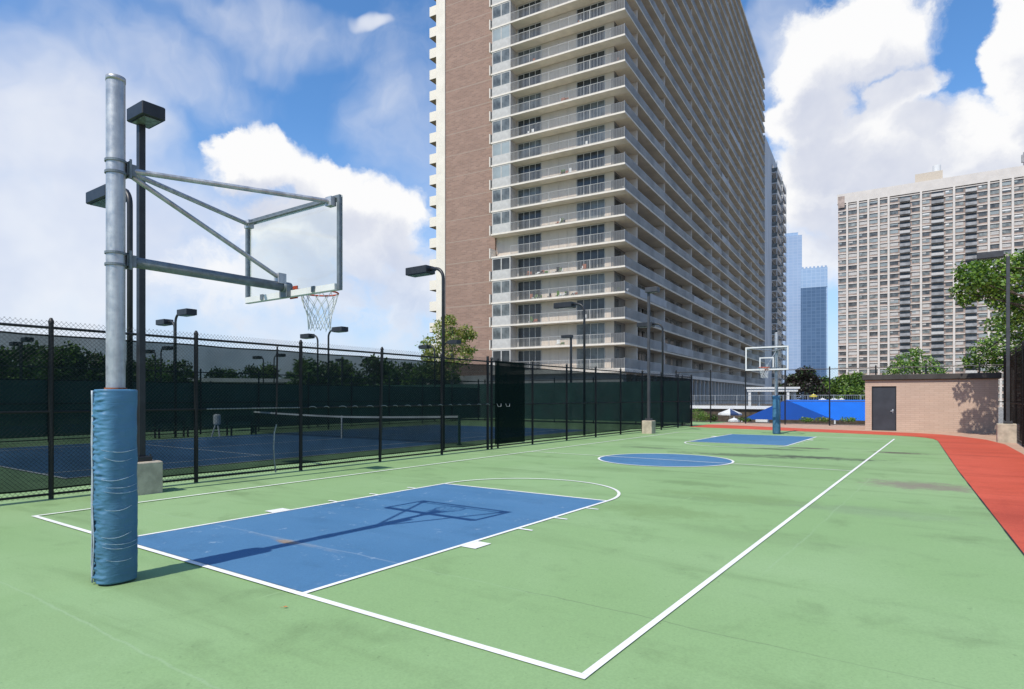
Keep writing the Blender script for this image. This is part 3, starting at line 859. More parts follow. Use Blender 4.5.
# roof parapet
b = MB(); b.box(-25.3,-.1,.3,.55,TOP+.01,TOP+.75); b.box(-.35,-.1,.551,LEN_R,TOP+.011,TOP+.75); b.build('parapet', M['cream_white'], tw)
b = MB(); b.box(-18,-7,30,42,TOP+.51,TOP+5); b.build('roof_house', M['grey_wall'], tw)
# front railings (pickets) - shared mesh
def picket_run(b, x0, x1, y, step=.14, h=1.05, w=.028):
    n = int(abs(x1-x0)/step)
    for i in range(n+1):
        x = x0+(x1-x0)*i/n
        b.box(x-w/2,x+w/2,y-w/2,y+w/2,.08,h-.05)
    b.box(x0,x1,y-.025,y+.025,h-.05,h); b.box(x0,x1,y-.02,y+.02,.05,.08)
    for i in range(6):
        x = x0+(x1-x0)*i/5; b.box(x-.03,x+.03,y-.03,y+.03,.002,h+.01)
fr = None
for k in range(0, NF):
    if fr is None:
        b = MB(); picket_run(b, -14.1, -1.6, .08, .17); fr = b.build('front_railing', M['railing_light'], tw, (0,0,zf(k)+.021))
    else: link('front_railing', fr.data, tw, (0,0,zf(k)))
# corner railing (denser, grey) and side railings
cr_ = None
for k in range(0, NF):
    if cr_ is None:
        b = MB(); picket_run(b, -1.58, -.08, .08, .075, 1.05, .04)
        b.box(-.14,-.02,.02,.14,.002,1.12)
        cr_ = b.build('corner_railing', [M['railing']], tw, (0,0,zf(k)+.021))
    else: link('corner_railing', cr_.data, tw, (0,0,zf(k)))
FIN = [5.0,16.0,30.1,43.7,50.4,58.1,70.4,84.3,94.6]
sr = None
for k in range(0, NF):
    if sr is None:
        b = MB(); y = .3
        b.box(-.10,-.06,.15,LEN_R-.1,1.02,1.07); b.box(-.10,-.06,.15,LEN_R-.1,.05,.09)
        while y < LEN_R-.2:
            b.box(-.10,-.06,y,y+.045,.09,1.02); y += .115
        b.box(-.055,-.04,.2,LEN_R-.15,.1,1.0) if False else None
        sr = b.build('side_railing', M['rail_panel'], tw, (0,0,zf(k)+.022))
    else: link('side_railing', sr.data, tw, (0,0,zf(k)))
edges = [.3]+FIN+[LEN_R-.2]
for (k, i) in ((3,1),(4,3),(8,4),(1,2),(9,5),(13,5),(5,5),(17,6)):
    b = MB(); b.box(-.052,-.03,edges[i]+.2,edges[i+1]-.2,.1,1.04); b.build('railing_panel', M['rail_panel_light'], tw, (0,0,zf(k)))
# partition fins between balconies
fins = [(k, y) for k in range(0, NF) for y in FIN]
fins.sort(key=lambda a: a[1]+abs(a[0]-5)*4)
fm = None; rest = MB()
for n_, (k, y) in enumerate(fins):
    if n_ < 100:
        if fm is None:
            b = MB(); b.box(-1.733,-.32,-.09,.09,.003,FP-.195); fm = b.build('partition', M['cream_white'], tw, (0,y,zf(k)+(.021 if k == 0 else 0)))
        else: link('partition', fm.data, tw, (0,y,zf(k)+(.021 if k == 0 else 0)))
    else: rest.box(-1.733,-.32,y-.09,y+.09,zf(k)+.021,zf(k)+FP-.195)
tag(rest.build('partition', M['cream_white'], tw), kind='stuff')
# glazing -----------------------------------------------------------
def glazing(b, x0, x1, y, z0, z1, n, fw=.06):
    """window frame in the xz plane facing -y"""
    b.box(x0,x1,y-.05,y,z0,z0+fw); b.box(x0,x1,y-.05,y,z1-fw,z1)
    for i in range(n+1):
        x = x0+(x1-x0-fw)*i/n; b.box(x,x+fw,y-.052,y,z0+fw,z1-fw)
GM = [M['window_dark'], M['window_dark'], M['window_mid'], M['window_mid'], M['window_light']]
cache = {}
def win_parts(key, k, build_frame, build_pane, name, fmat=None):
    if key not in cache:
        f = build_frame().build(name, fmat or M['frame'], tw, (0,0,zf(k))); cache[key] = f.data
        cache[key+'p'] = {}
    else: f = link(name, cache[key], tw, (0,0,zf(k)))
    m = rg.choice(GM[:3] if key != 'C' else (GM[:3] if k < 8 else GM[2:]))
    if m.name not in cache[key+'p']:
        pn = build_pane().build('pane', m, f); cache[key+'p'][m.name] = pn.data
    else: pn = link('pane', cache[key+'p'][m.name], f)
    return f
def fA():
    b = MB(); glazing(b, -13.9,-10.75,1.449,.03,2.45,4); return b
def pA():
    b = MB(); b.box(-13.88,-10.77,1.42,1.448,.05,2.43); return b
def fB():
    b = MB(); glazing(b, -6.25,-2.82,1.449,.03,2.45,4); return b
def pB():
    b = MB(); b.box(-6.23,-2.84,1.42,1.448,.05,2.43); return b
def fC():
    b = MB(); x0,x1 = -16.7,-14.15
    b.box(x0,x1,.03,.10,.003,.95,0)                       # lower panel
    glazing(b, x0,x1,.10,.95,2.55,2,.13)
    b.box(x1-.10,x1-.002,.10,1.44,.003,2.55)
    b.box(x0,x1,.032,.10,.45,.47)
    return b
def pC():
    b = MB(); b.box(-16.6,-14.3,.07,.085,1.0,2.5); return b
for k in range(0, NF):
    win_parts('A', k, fA, pA, 'sliding_window'); win_parts('B', k, fB, pB, 'sliding_window')
    if k == 5: continue                                    # one bay left open
    win_parts('C', k, fC, pC, 'bay_window', M['panel'])
# projecting fins at the left end of the bay
bf = None
for k in range(0, NF):
    if bf is None:
        b = MB(); b.box(-17.0,-16.86,-.12,1.14,-.19,1.0); bf = b.build('side_parapet', M['cream_white'], tw, (0,0,zf(k)))
    else: link('side_parapet', bf.data, tw, (0,0,zf(k)))
# concrete infill panels with joints on the front
b = MB()
for k in range(0, NF):
    for (x0,x1) in ((-10.7,-9.62),(-9.6,-8.52),(-8.5,-7.42),(-7.4,-6.3)):
        b.box(x0,x1,1.40,1.449,zf(k)+.03,zf(k)+2.5)
b.build('infill_panel', M['cream'], tw)
b = MB()
for k in range(0, NF): b.box(-2.78,-1.76,1.38,1.449,zf(k)+.03,zf(k)+2.54)
b.build('corner_column', M['cream'], tw)
# balcony doors and windows on the side elevation
dws = [(k, y) for k in range(0, NF) for y in [e+o for e in [.3]+FIN for o in (1.2,4.4,7.6,10.6)] if y < LEN_R-3 and all(abs(y+1.2-f_) > 1.5 for f_ in FIN)]
dws.sort(key=lambda a: a[1]+a[0]*3)
rest = MB(); dm = {}
for n_, (k, y) in enumerate(dws):
    w = 2.0 if n_ % 3 else 1.2
    if n_ < 100:
        mm = rg.choice(GM[:4]); key = (w, mm.name)
        zz = zf(k)
        if key not in dm:
            b = MB(); b.box(-1.734,-1.70,0,w,.25 if w < 1.5 else .03,2.3); dm[key] = b.build('balcony_door', mm, tw, (0,y,zz)).data
        else: link('balcony_door', dm[key], tw, (0,y,zz))
    else: rest.box(-1.734,-1.70,y,y+w,zf(k)+.1,zf(k)+2.3)
tag(rest.build('balcony_door', M['window_dark'], tw), kind='stuff')
# box balconies on the left side
bb_ = None
for k in range(0, NF):
    if bb_ is None:
        b = MB(); x0, x1, y0, y1 = -27.25,-25.76,1.6,12.0
        b.box(x0,x1,y0,y1,-.15,.02,1); b.box(x0,x1,y0-.03,y0+.15,-.12,1.1,0); b.box(x0-.03,x0+.15,y0+.151,y1,-.12,1.1,0)
        bb_ = b.build('box_balcony', [M['box_white'], M['soffit_dark']], tw, (0,0,zf(k)))
    else: link('box_balcony', bb_.data, tw, (0,0,zf(k)))
# things left on front balconies
def clutter(x, k, n, mats_):
    for i in range(n):
        xx = x+rg.uniform(0,.8*n*.5); w = rg.uniform(.2,.45); h = rg.uniform(.3,.85); b = MB()
        b.box(xx,xx+w,.4,.75,.2,.26); b.box(xx,xx+w,.72,.76,.261,h)
        for a_ in (xx,xx+w-.04): b.box(a_,a_+.04,.42,.46,.02,.199); b.box(a_,a_+.04,.7,.74,.02,.199)
        b.build('balcony_chair', rg.choice(mats_), tw, (0,0,zf(k)))
mt_ = [M['white'], mat('terracotta', (.35,.13,.08), .8), M['bronze'], M['leaf_mid']]
for (x,k,n) in ((-12.5,4,8),(-9.5,4,4),(-12.6,3,9),(-8.8,3,9),(-8.6,1,2),(-8.8,6,5),(-1.4,7,3),(-1.3,8,2),(-8.8,8,5),(-6,4,3),(-12.8,2,4),(-9.8,7,2),(-5.6,9,2),(-12.6,10,3),(-8.2,11,4),(-1.4,12,2),(-12.2,13,2),(-5.9,14,3),(-9.4,9,2),(-1.5,3,3),(-5.2,2,2)): clutter(x,k,n,mt_)

# lower grey block behind the tower
gb = thing('grey_apartment_block', 'narrow grey apartment block with glassy balconies behind the big tower', 'apartment block', (bx,by,GZ), BU)
H2 = 67.5-GZ
b = MB(); b.box(-22,-.1,LEN_R+.5,140,0,H2); b.build('wall', M['grey_wall'], gb)
b = MB()
for z in range(22):
    b.box(-.1,-.07,106.5,107.6,4+z*2.9,5.4+z*2.9); b.box(-.1,-.07,111.5,112.6,4+z*2.9,5.4+z*2.9)
bal = None
for z in range(22):
    for y in (116.0, 128.0):
        zz = 3.5+z*2.9
        if bal is None:
            b = MB(); b.box(-.09,1.3,0,9,-.2,0,0); b.box(1.2,1.3,0,9,.001,1.1,1); b.box(-.09,1.2,0,.1,.001,1.1,1); b.box(-.09,.0,.5,8.5,.1,2.3,2)
            b.box(1.1,1.25,0.0,.15,1.1,2.69,0); b.box(1.1,1.25,8.8,8.95,1.1,2.69,0)
            bal = b.build('balcony', [M['grey_wall'], M['window_mid'], M['window_dark']], gb, (0,y,zz))
        else: link('balcony', bal.data, gb, (0,y,zz))

# ------------------------------------------------------------------ right apartment tower
D2 = 277.0
rx_, ry_ = at_d(838, D2)
ang = math.atan2(.838*sn*1+.0, 1)   # placeholder, replaced below
dcam = (.838, -.545)                 # facade direction in camera frame (right, depth)
wd = (dcam[0]*cs - dcam[1]*sn, dcam[0]*sn + dcam[1]*cs)
rz2 = math.atan2(wd[1], wd[0])
t2 = thing('pale_apartment_tower', 'wide pale apartment tower with white piers and dark balcony stacks on the right', 'apartment tower', (rx_,ry_,GZ), rz2)
NF2, P2 = 33, 2.74
H2t = 91.2-GZ
SC = H2t/93.5
bays = []
x = 0.0
# columns: px measured edges converted to facade metres
def fx(px):
    k = (px-512)/F; r0 = (838-512)/F*D2
    return (k*D2 - r0)/(.838+.545*k)
edges_px = [838,847.2,858,868.3,878.8,888.6,899.5,910.4,921,931,944,954,965,977,988.7,1000.7,1012.7,1025]
ex = [fx(p) for p in edges_px]
st = ex[-1]-ex[-2]
while ex[-1] < 118: ex.append(ex[-1]+st)
LEN2 = ex[-1]
b = MB(); b.box(0,LEN2,.6,24,0,H2t); b.build('wall', M['tower_brown'], t2)
b = MB(); b.box(-.3,LEN2+.3,-.1,24.3,H2t-3.6,H2t+.6); b.build('parapet', M['tower_white'], t2)
b = MB(); b.box(.0,2.6,-.14,-.105,H2t-5.5,H2t-.4); b.build('corner_cap', M['tower_brown'], t2)
balc = (6, 9, 12, 19, 24)
first = None
for i, e in enumerate(ex):
    if i in (0,1+6-6,): pass
    w = .75
    if i == 0: continue
    if (i in balc) or (i-1 in balc): continue
    if first is None:
        b = MB(); b.box(-w/2,w/2,-.35,.598,0,H2t-3.61); first = b.build('pier', M['tower_white'], t2, (e,0,0))
    else: link('pier', first.data, t2, (e,0,0))
pitch2 = (H2t-4.2)/NF2
b = MB()
for k in range(NF2+1):
    z = k*pitch2
    b.box(0,LEN2,.2,.599,z-.18,z+.18)
b.build('floor_bands', M['tower_white'], t2)
wins = []
for i in range(len(ex)-1):
    if i in balc: continue
    for k in range(NF2): wins.append((i,k))
wins.sort(key=lambda a: (abs(a[0]-12)*1.0 + abs(a[1]-26)*.6))
M['tower_glass'] = glass_like('tower_window_grey', (.10,.105,.105), .25)
M['tower_glass_pale'] = glass_like('tower_window_pale', (.24,.26,.25), .3)
wm = [M['tower_glass'], M['window_mid'], M['tower_glass_pale'], M['window_light'], M['panel'], M['tower_glass'], M['tower_glass_pale']]
rest = MB(); wc = {}
for n_, (i,k) in enumerate(wins):
    x0, x1 = ex[i]+.5, ex[i+1]-.5; z0 = k*pitch2+.95; z1 = z0+1.35
    mi = rg.randrange(len(wm))
    low = rg.random() < .45
    if n_ < 100:
        b = MB(); b.box(x0,x1,.5,.597,z0,z1,0)
        if low: b.box(x0,x0+(x1-x0)*rg.choice((.35,.5,1)),.45,.499,z0+.7,z1,1)
        b.build('window', [wm[mi], rg.choice((M['white'],M['panel']))], t2)
    else:
        rest.box(x0,x1,.5,.597,z0,z1,mi)
        if low: rest.box(x0,x0+(x1-x0)*rg.choice((.35,.5,1)),.45,.499,z0+.7,z1,rg.choice((3,4)))
tag(rest.build('window', wm, t2), kind='stuff')
bc = None
cnt = 0; brest = MB()
for i in balc:
    if i+1 >= len(ex): continue
    for k in range(1, NF2+1):
        w = ex[i+1]-ex[i]; z = (k-1)*pitch2+.2; x0 = ex[i]
        tgt = MB() if cnt < 100 else brest
        tgt.box(x0+.05,x0+w-.05,-1.5,.55,z-.2,z,0); tgt.box(x0+.05,x0+w-.05,-1.5,-1.4,z+.001,z+1.05,0 if rg.random() < .75 else 3)
        tgt.box(x0+.3,x0+w-.3,.5,.598,z+.05,z+2.3,rg.choice((1,1,2)))
        if cnt < 100: tgt.build('balcony', [M['tower_grey'], M['window_dark'], M['window_mid'], M['panel']], t2)
        cnt += 1
if brest.v: tag(brest.build('balcony', [M['tower_grey'], M['window_dark'], M['window_mid'], M['panel']], t2), kind='stuff')
a0, a1 = fx(915), fx(943)
b = MB(); b.box(a0,a1,4,14,H2t+.61,H2t+5.2); b.box(a0+.3,a1-.2,3.97,4,H2t+1,H2t+2); b.build('roof_house', mat('cream_roof_house', (.60,.52,.42), .85), t2)
b = MB(); b.tube([(a1-2,6,H2t+5.2),(a1-2,6,H2t+8.0)], 1.5, 14); b.build('roof_tank', M['white'], t2)
b = MB(); b.tube([(fx(1024)+.5,4,H2t+.6),(fx(1024)+.5,4,H2t+7)], .35, 8); b.box(fx(1024)-.4,fx(1024)+2.5,3.5,4.5,H2t+3,H2t+6); b.build('antenna', M['tower_grey'], t2)

# ------------------------------------------------------------------ distant glass towers
def tower_at(name, label, px0, px1, d, ytop, mats_, crown=None):
    x0, y0 = at_d((px0+px1)/2, d)
    t = thing(name, label, 'glass tower', (x0,y0,GZ), YAW-math.atan(((px0+px1)/2-512)/F)+.02)
    w = (px1-px0)/F*d; h = CH+(HY-ytop)/F*d-GZ
    return t, w, h
t, w, h = tower_at('glass_tower', 'pale blue glass tower rising just right of the apartment block', 782, 801, 900, 236, None)
b = MB(); b.box(-w/2,w/2,-2,22,0,h); b.build('curtain_wall', M['pale_glass'], t)
b = MB(); b.box(-w/2+5,w/2-5,2,18,h+.1,h+5); b.build('crown', M['crown_glass'], t)
t, w, h = tower_at('glass_tower', 'dark blue glass tower with lighter crown left of the pale apartment tower', 802, 826, 760, 268, None)
hb = h-24
b = MB(); b.box(-w/2,w/2-1.6,-2,22,0,hb); b.build('curtain_wall', M['blue_glass'], t)
b = MB(); b.box(w/2-1.599,w/2,-1.5,21,0,hb); b.build('corner_strip', M['crown_glass'], t)
b = MB(); b.box(-w/2,w/2,-2,22,hb+.1,h); b.build('crown', M['crown_glass'], t)
for i in range(7):
    x = -w/2+1+i*(w-4)/6; b = MB(); b.box(x,x+2.2,-2,0,h+.05,h+1.8); b.build('crown_fin', M['pale_glass'], t)

# ------------------------------------------------------------------ brick shed
sx0, sx1, sy0, sy1 = 2.75, 8.28, 34.0, 38.2
sh = thing('brick_shed', 'low pinkish brick shed with dark flat roof edge and grey door', 'shed', (sx0,sy0,0))
w = sx1-sx0; dp = sy1-sy0
dx0, dx1 = .30, 1.40
b = MB(); b.box(0,dx0,0,.2,0,2.62); b.box(dx1,w,0,.2,0,2.62); b.box(dx0,dx1,0.001,.2,2.3,2.62)
b.box(0,.2,.201,dp,0,2.62); b.box(w-.2,w,.201,dp,0,2.62); b.box(.201,w-.201,dp-.2,dp,0,2.62)
b.build('wall', M['shed_brick'], sh)
b = MB(); b.cbox(-.12,w+.12,-.14,dp+.12,2.63,2.9,.02); b.build('roof', M['brown'], sh)
b = MB(); b.box(dx0+.05,dx1-.05,.06,.11,.02,2.26); dr = b.build('door', M['door_grey'], sh)
b = MB(); b.box(dx0+.002,dx0+.05,.03,.15,0,2.298); b.box(dx1-.05,dx1-.002,.03,.15,0,2.298); b.box(dx0+.05,dx1-.05,.03,.15,2.26,2.298); b.build('door_frame', M['bronze'], sh)
b = MB(); b.tube([(dx1-.16,.055,1.02),(dx1-.16,.0,1.02)], .025, 8); b.box(dx1-.26,dx1-.13,-.012,.004,1.0,1.04); b.box(dx1-.19,dx1-.13,.05,.06,.92,1.12); b.build('handle', M['galv'], dr)

# ------------------------------------------------------------------ pool deck side: deck, balustrade, pergola, canopy
tag_deck = MB(); tag_deck.box(-20.5,9,57.0,92,GZ-.2,.75); 
tag(tag_deck.build('deck', M['soil']), kind='structure')
dk = thing('deck_railing', 'white band and pale post railing along the raised deck behind the far fence', 'railing', (-20.4,56.9,.42))
b = MB(); b.box(0,29.3,-.12,.098,.2,.5); b.build('deck_band', M['white'], dk)
b = MB(); b.tube([(0,0,1.48),(29.3,0,1.48)], .022, 6); b.build('handrail', M['rail_grey'], dk)
for i in range(15):
    if i == 0: b = MB(); b.box(-.03,.03,-.03,.03,.501,1.5); rp = b.build('post', M['rail_grey'], dk, (.1,0,0))
    else: link('post', rp.data, dk, (.1+i*2.05,0,0))
b = MB()
for i in range(195): b.box(.1+i*.15,.116+i*.15,-.008,.008,.52,1.46)
b.build('pickets', M['rail_grey'], dk)
x_, y_ = at_d(771, 64.0)
pg = thing('pergola', 'white pergola with square columns on the deck behind the far hoop', 'pergola', (x_,y_,.75), YAW-.35)
for (px_, py_) in ((-2.05,0),(1.6,0),(2.25,.6),(-1.1,2.4),(2.2,2.6)):
    b = MB(); b.cbox(px_-.13,px_+.13,py_-.13,py_+.13,0,1.55,.02); b.build('column', M['white'], pg)
b = MB(); b.box(-2.5,2.7,-.3,2.9,1.83,2.02); b.box(-2.3,2.5,-.2,.2,1.551,1.829); b.box(-2.3,2.5,2.4,2.7,1.551,1.829); b.build('roof', M['white'], pg)

cn = thing('shade_canopy', 'bright blue fabric shade canopy behind the far fence', 'canopy', (0,0,GZ))
A = (-8.3,52,2.1); B = (-.4,46.8,2.38); P = (-4.35,50,3.82); Q = (6.5,50.3,3.85); Cc = (7.2,47,2.38); D = (-7.0,56,2.3); E = (7.2,55,2.3)
b = MB()
def fold(b, p0, p1, p2, n=8):
    pass
def drape(b, p0, p1, p2, p3, nu=40, nv=10, amp=.05):
    pts = []
    for j in range(nv+1):
        for i in range(nu+1):
            u, v = i/nu, j/nv
            p = (Vector(p0)*(1-u)+Vector(p1)*u)*(1-v) + (Vector(p3)*(1-u)+Vector(p2)*u)*v
            sag = amp*(math.sin(u*math.pi*5)**2)*math.sin(v*math.pi) + .02*mnoise.noise(Vector((u*14, v*5, 3)))*math.sin(v*math.pi)
            pts.append((p.x, p.y, p.z-sag))
    i0 = len(b.v); b.v += pts
    for j in range(nv):
        for i in range(nu):
            a = i0+j*(nu+1)+i; b.f.append((a, a+1, a+nu+2, a+nu+1)); b.m.append(0)
drape(b, B, Cc, Q, P); b.build('canvas', M['blue_canvas'], cn)
b = MB(); drape(b, P, Q, E, D); b.build('canvas', M['blue_canvas'], cn)
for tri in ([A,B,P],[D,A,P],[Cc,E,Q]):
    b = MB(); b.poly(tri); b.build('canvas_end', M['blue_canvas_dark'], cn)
for p in (A,B,Cc,E,D):
    b = MB(); b.tube([(p[0],p[1],0),(p[0],p[1],p[2]-.01)], .06, 8); b.build('post', M['white'], cn)
b = MB()
def par(name, label, px, d, top, r, mlist, cat='parasol'):
    x, y = at_d(px, d); t = thing(name, label, cat, (x,y,GZ))
    h = CH+(HY-top)/F*d-GZ
    b = MB()
    for i in range(8):
        a0, a1 = 2*math.pi*i/8+.3, 2*math.pi*(i+1)/8+.3
        p0 = (r*math.cos(a0), r*math.sin(a0), h-r*.42); p1 = (r*math.cos(a1), r*math.sin(a1), h-r*.42)
        b.poly([p0,p1,(0,0,h)], i % len(mlist))
        b.quad((p0[0],p0[1],p0[2]-.14),(p1[0],p1[1],p1[2]-.14),p1,p0, i % len(mlist))
    b.build('canopy', mlist, t)
    b = MB(); b.tube([(0,0,0),(0,0,h+.08)], .03, 8); b.build('pole', M['white'], t)
    b = MB(); b.tube([(0,0,0),(0,0,.12)], .28, 12); b.build('base', M['concrete'], t)
par('parasol', 'navy and white panelled parasol below the deck left of the blue canopy', 730, 52, 408.6, .95, [M['white'],M['white'],M['navy'],M['white']])
par('parasol', 'small white parasol just below the navy and white one', 734, 47, 417.6, .42, [M['white']])
par('parasol', 'yellow parasol peeking over the ridge of the blue canopy', 813.5, 60, 394, .36, [M['yellow']])
par('parasol', 'white parasol over the canopy ridge beside the yellow one', 822.5, 62, 398, .4, [M['white']])
par('parasol', 'white parasol over the canopy ridge right of the fence post', 834, 64, 398, .42, [M['white']])
par('parasol', 'white parasol over the canopy ridge nearest the shed', 841.5, 66, 398, .32, [M['white']])
# planter
x_, y_ = at_d(762, 43.3)
pt = thing('planter_box', 'low white planter box behind the far fence under the blue canopy', 'planter', (x_,y_,0))
b = MB(); b.cbox(-.4,.4,-.15,.15,0,.18,.01); b.build('box', M['white'], pt)
b = MB(); b.box(-.36,.36,-.11,.11,.181,.19); b.build('soil', M['soil'], pt)

# low club house beyond the courts
x_, y_ = at_d(236, 82)
ch = thing('low_building', 'low white building with flat roof beyond the tennis courts', 'building', (x_,y_,GZ), YAW+.35)
b = MB(); b.box(-10,10,0,9,0,6.0); b.build('wall', M['podium'], ch)
b = MB(); b.box(-10.6,10.6,-.6,9.6,6.01,6.5); b.build('roof', M['white'], ch)
for i in range(6):
    b = MB(); b.box(-9+i*3.1,-7+i*3.1,-.03,0,3.4,5.1); b.build('window', M['window_dark'], ch)
# benches and white cooler by the middle screen
def bench(label, px, d):
    x, y = at_d(px, d); t = thing('court_bench', label, 'bench', (x,y,0), R(90), 'benches beside the tennis court')
    b = MB(); b.box(-.75,.75,-.2,.2,.43,.47); b.build('seat', mat_green_post, t)
    b = MB(); b.box(-.75,.75,.2,.23,.62,.9); b.build('backrest', mat_green_post, t)
    for sx in (-.6,.6):
        b = MB(); b.box(sx-.03,sx+.03,-.18,-.12,0,.43); b.box(sx-.03,sx+.03,.17,.23,0,.62); b.build('leg', M['bronze'], t)
bench('dark bench under the middle screen beside the lamp pole', 172, 26.6)
bench('dark bench under the middle screen left of the net', 242, 28.4)
x_, y_ = at_d(217, 27.0)
wc_ = thing('water_cooler', 'white drinking water cooler on a stand by the middle screen', 'water cooler', (x_,y_,0))
b = MB(); b.tube([(0,0,.55),(0,0,.6),(0,0,.95),(0,0,1.0)], [.13,.15,.15,.1], 12); b.build('tank', M['white'], wc_)
b = MB()
for a in range(3):
    b.tube([(.22*math.cos(a*2.1),.22*math.sin(a*2.1),0),(.06*math.cos(a*2.1),.06*math.sin(a*2.1),.55)], .035, 6)
b.build('stand', M['white'], wc_)

# ------------------------------------------------------------------ vegetation
def leaf_cloud(b, clumps, size, rng, nm, per=1.0, droop=0.0):
    for (cx, cy, cz, rx, ry, rz, n) in clumps:
        for _ in range(int(n*per)):
            # shell-biased random point
            while True:
                u = Vector((rng.uniform(-1,1),rng.uniform(-1,1),rng.uniform(-1,1)))
                if .05 < u.length <= 1: break
            rr = u.length**.45; u.normalize(); u *= rr*(1+.16*rng.gauss(0,1))
            p = Vector((cx+u.x*rx, cy+u.y*ry, cz+u.z*rz))
            d = Vector((rng.gauss(0,1),rng.gauss(0,1),rng.gauss(0,.6)-droop)); d.normalize()
            nrm = Vector((rng.gauss(0,.8)+u.x*.6,rng.gauss(0,.8)+u.y*.6,rng.gauss(0,.6)+.7)); s_ = d.cross(nrm)
            if s_.length < .01: continue
            s_.normalize()
            ln = size*rng.uniform(.7,1.4); wd_ = ln*.36
            tip = p+d*ln; mid = p+d*ln*.5+Vector((0,0,ln*.12))
            b.poly([p, mid+s_*wd_, tip, mid-s_*wd_], rng.choices(range(nm), weights=[3,3,2][:nm])[0])
def trunk_mesh(b, h, r, clumps, rng, lean=(0,0)):
    top = Vector((lean[0], lean[1], h))
    b.tube([(0,0,-.05),(lean[0]*.2,lean[1]*.2,h*.35),(lean[0]*.6,lean[1]*.6,h*.7),top], [r*1.25,r,r*.75,r*.4], 9)
    for c in clumps:
        st_ = Vector((lean[0]*.5,lean[1]*.5,h*rng.uniform(.45,.9))); e = Vector(c[:3]); m_ = st_.lerp(e,.5)+Vector((0,0,.15*h*rng.uniform(-.2,.6)))
        b.tube([st_,m_,e], [r*.42,r*.26,r*.08], 6)
def tree(name, label, loc, h, r, clumps, size, leaves, bark='bark', seed=1, per=1.0, droop=0, group=None, lean=(0,0), cat='tree'):
    rng = random.Random(seed)
    t = thing(name, label, cat, loc, 0, group)
    b = MB(); trunk_mesh(b, h, r, clumps, rng, lean); b.build('trunk', M[bark], t, smooth=True)
    b = MB(); leaf_cloud(b, clumps, size, rng, len(leaves), per, droop); b.build('crown', [M[l] for l in leaves], t)
    return t
def rnd_clumps(seed, n, R_, z0, z1, n_leaf, cr=(.25,.45)):
    rng = random.Random(seed); out = []
    for i in range(n):
        a = rng.uniform(0,2*math.pi); q = rng.random()
        z = z0+(z1-z0)*rng.random()
        lim = R_*math.sin(math.pi*min(.97,max(.12,(z-z0)/(z1-z0)*.85+.12)))
        rr = lim*math.sqrt(q)*.8; s_ = R_*rng.uniform(*cr)
        out.append((rr*math.cos(a), rr*math.sin(a), z, s_, s_, s_*.75, n_leaf))
    return out
# big leafy tree overhanging at the right
bt = []
for (px, py, d, r, n) in ((972,273,26,.6,560),(992,268,26.4,.75,720),(1015,280,26.4,.85,760),(984,290,27.4,.62,600),(966,299,28.6,.4,280),(1003,301,28.8,.6,520),(958,291,27.6,.32,140),
                          (1035,265,27,.95,700),(1040,300,27,1.0,760),(1065,280,27.5,1.1,760),(1020,328,31,.95,700),(1000,345,35.6,.95,640),(985,352,35.6,.8,520),(1012,358,35.4,.85,600),
                          (1045,335,30,1.2,760),(972,362,36.2,.55,320),(1000,325,33,.65,420),(1075,330,30,1.4,760),(1085,300,30,1.4,760),(1022,262,26.5,.62,480),
                          (1028,310,27,.75,520),(1012,316,30,.65,420),(993,366,36,.65,400),(975,281,25.6,.5,360),(999,284,25.6,.6,460)):
    x, y = at_d(px, d); bt.append((x-11.4, y-30.0, CH+(HY-py)/F*d, r, r, r*.72, n))
tree('leafy_tree', 'big leafy tree overhanging the shed and fence at the right', (11.4,30.0,0), 7.0, .17, bt, .15, ['leaf_bright','leaf_mid','leaf_dark'], seed=5, per=.85)
# birch like tree by the brick wall
x0_, y0_ = at_d(452, 52)
bt = []
for (px, py, r, n) in ((445,328,1.0,420),(432,345,1.0,420),(455,340,1.1,460),(466,332,.7,240),(438,358,1.1,420),(460,357,1.0,380),(472,335,.45,110),(471,350,.4,110),(428,357,.6,200),(446,370,1.2,380),(449,320,.55,160)):
    x, y = at_d(px, 52); bt.append((x-x0_, y-y0_, CH+(HY-py)/F*52, r, r, r*.8, n))
tree('birch_tree', 'olive green drooping tree in front of the brick end wall', (x0_,y0_,0), 7.6, .13, bt, .19, ['leaf_olive','leaf_olive','leaf_mid'], 'bark_pale', 9, 1.35, .6)
# small conifer behind shed
x0_, y0_ = at_d(915, 58)
bt = []
for (px, py, r, n) in ((915,352,.5,160),(908,360,1.0,300),(922,362,1.1,320),(902,368,1.2,330),(930,371,1.2,330),(915,375,1.8,480),(938,376,.8,200),(893,374,.9,240)):
    x, y = at_d(px, 58); bt.append((x-x0_, y-y0_, CH+(HY-py)/F*58-GZ, r, r, r*.7, n))
tree('pine_tree', 'small bright green pine showing above the shed roof', (x0_,y0_,GZ), 7.5, .14, bt, .2, ['leaf_pine','leaf_bright','leaf_mid'], seed=12)
x0_, y0_ = at_d(958, 60)
tree('shrub_tree', 'yellow green bushy treetop just over the shed roof by the big tree', (x0_,y0_,GZ), 4.0, .1, [(0,0,6.0-1.2,1.2,1.2,.8,420),(1.4,.5,5.1,1.0,1.0,.7,300),(-1.2,.2,4.5,.9,.9,.7,260)], .2, ['leaf_bright','leaf_olive','leaf_mid'], seed=13)
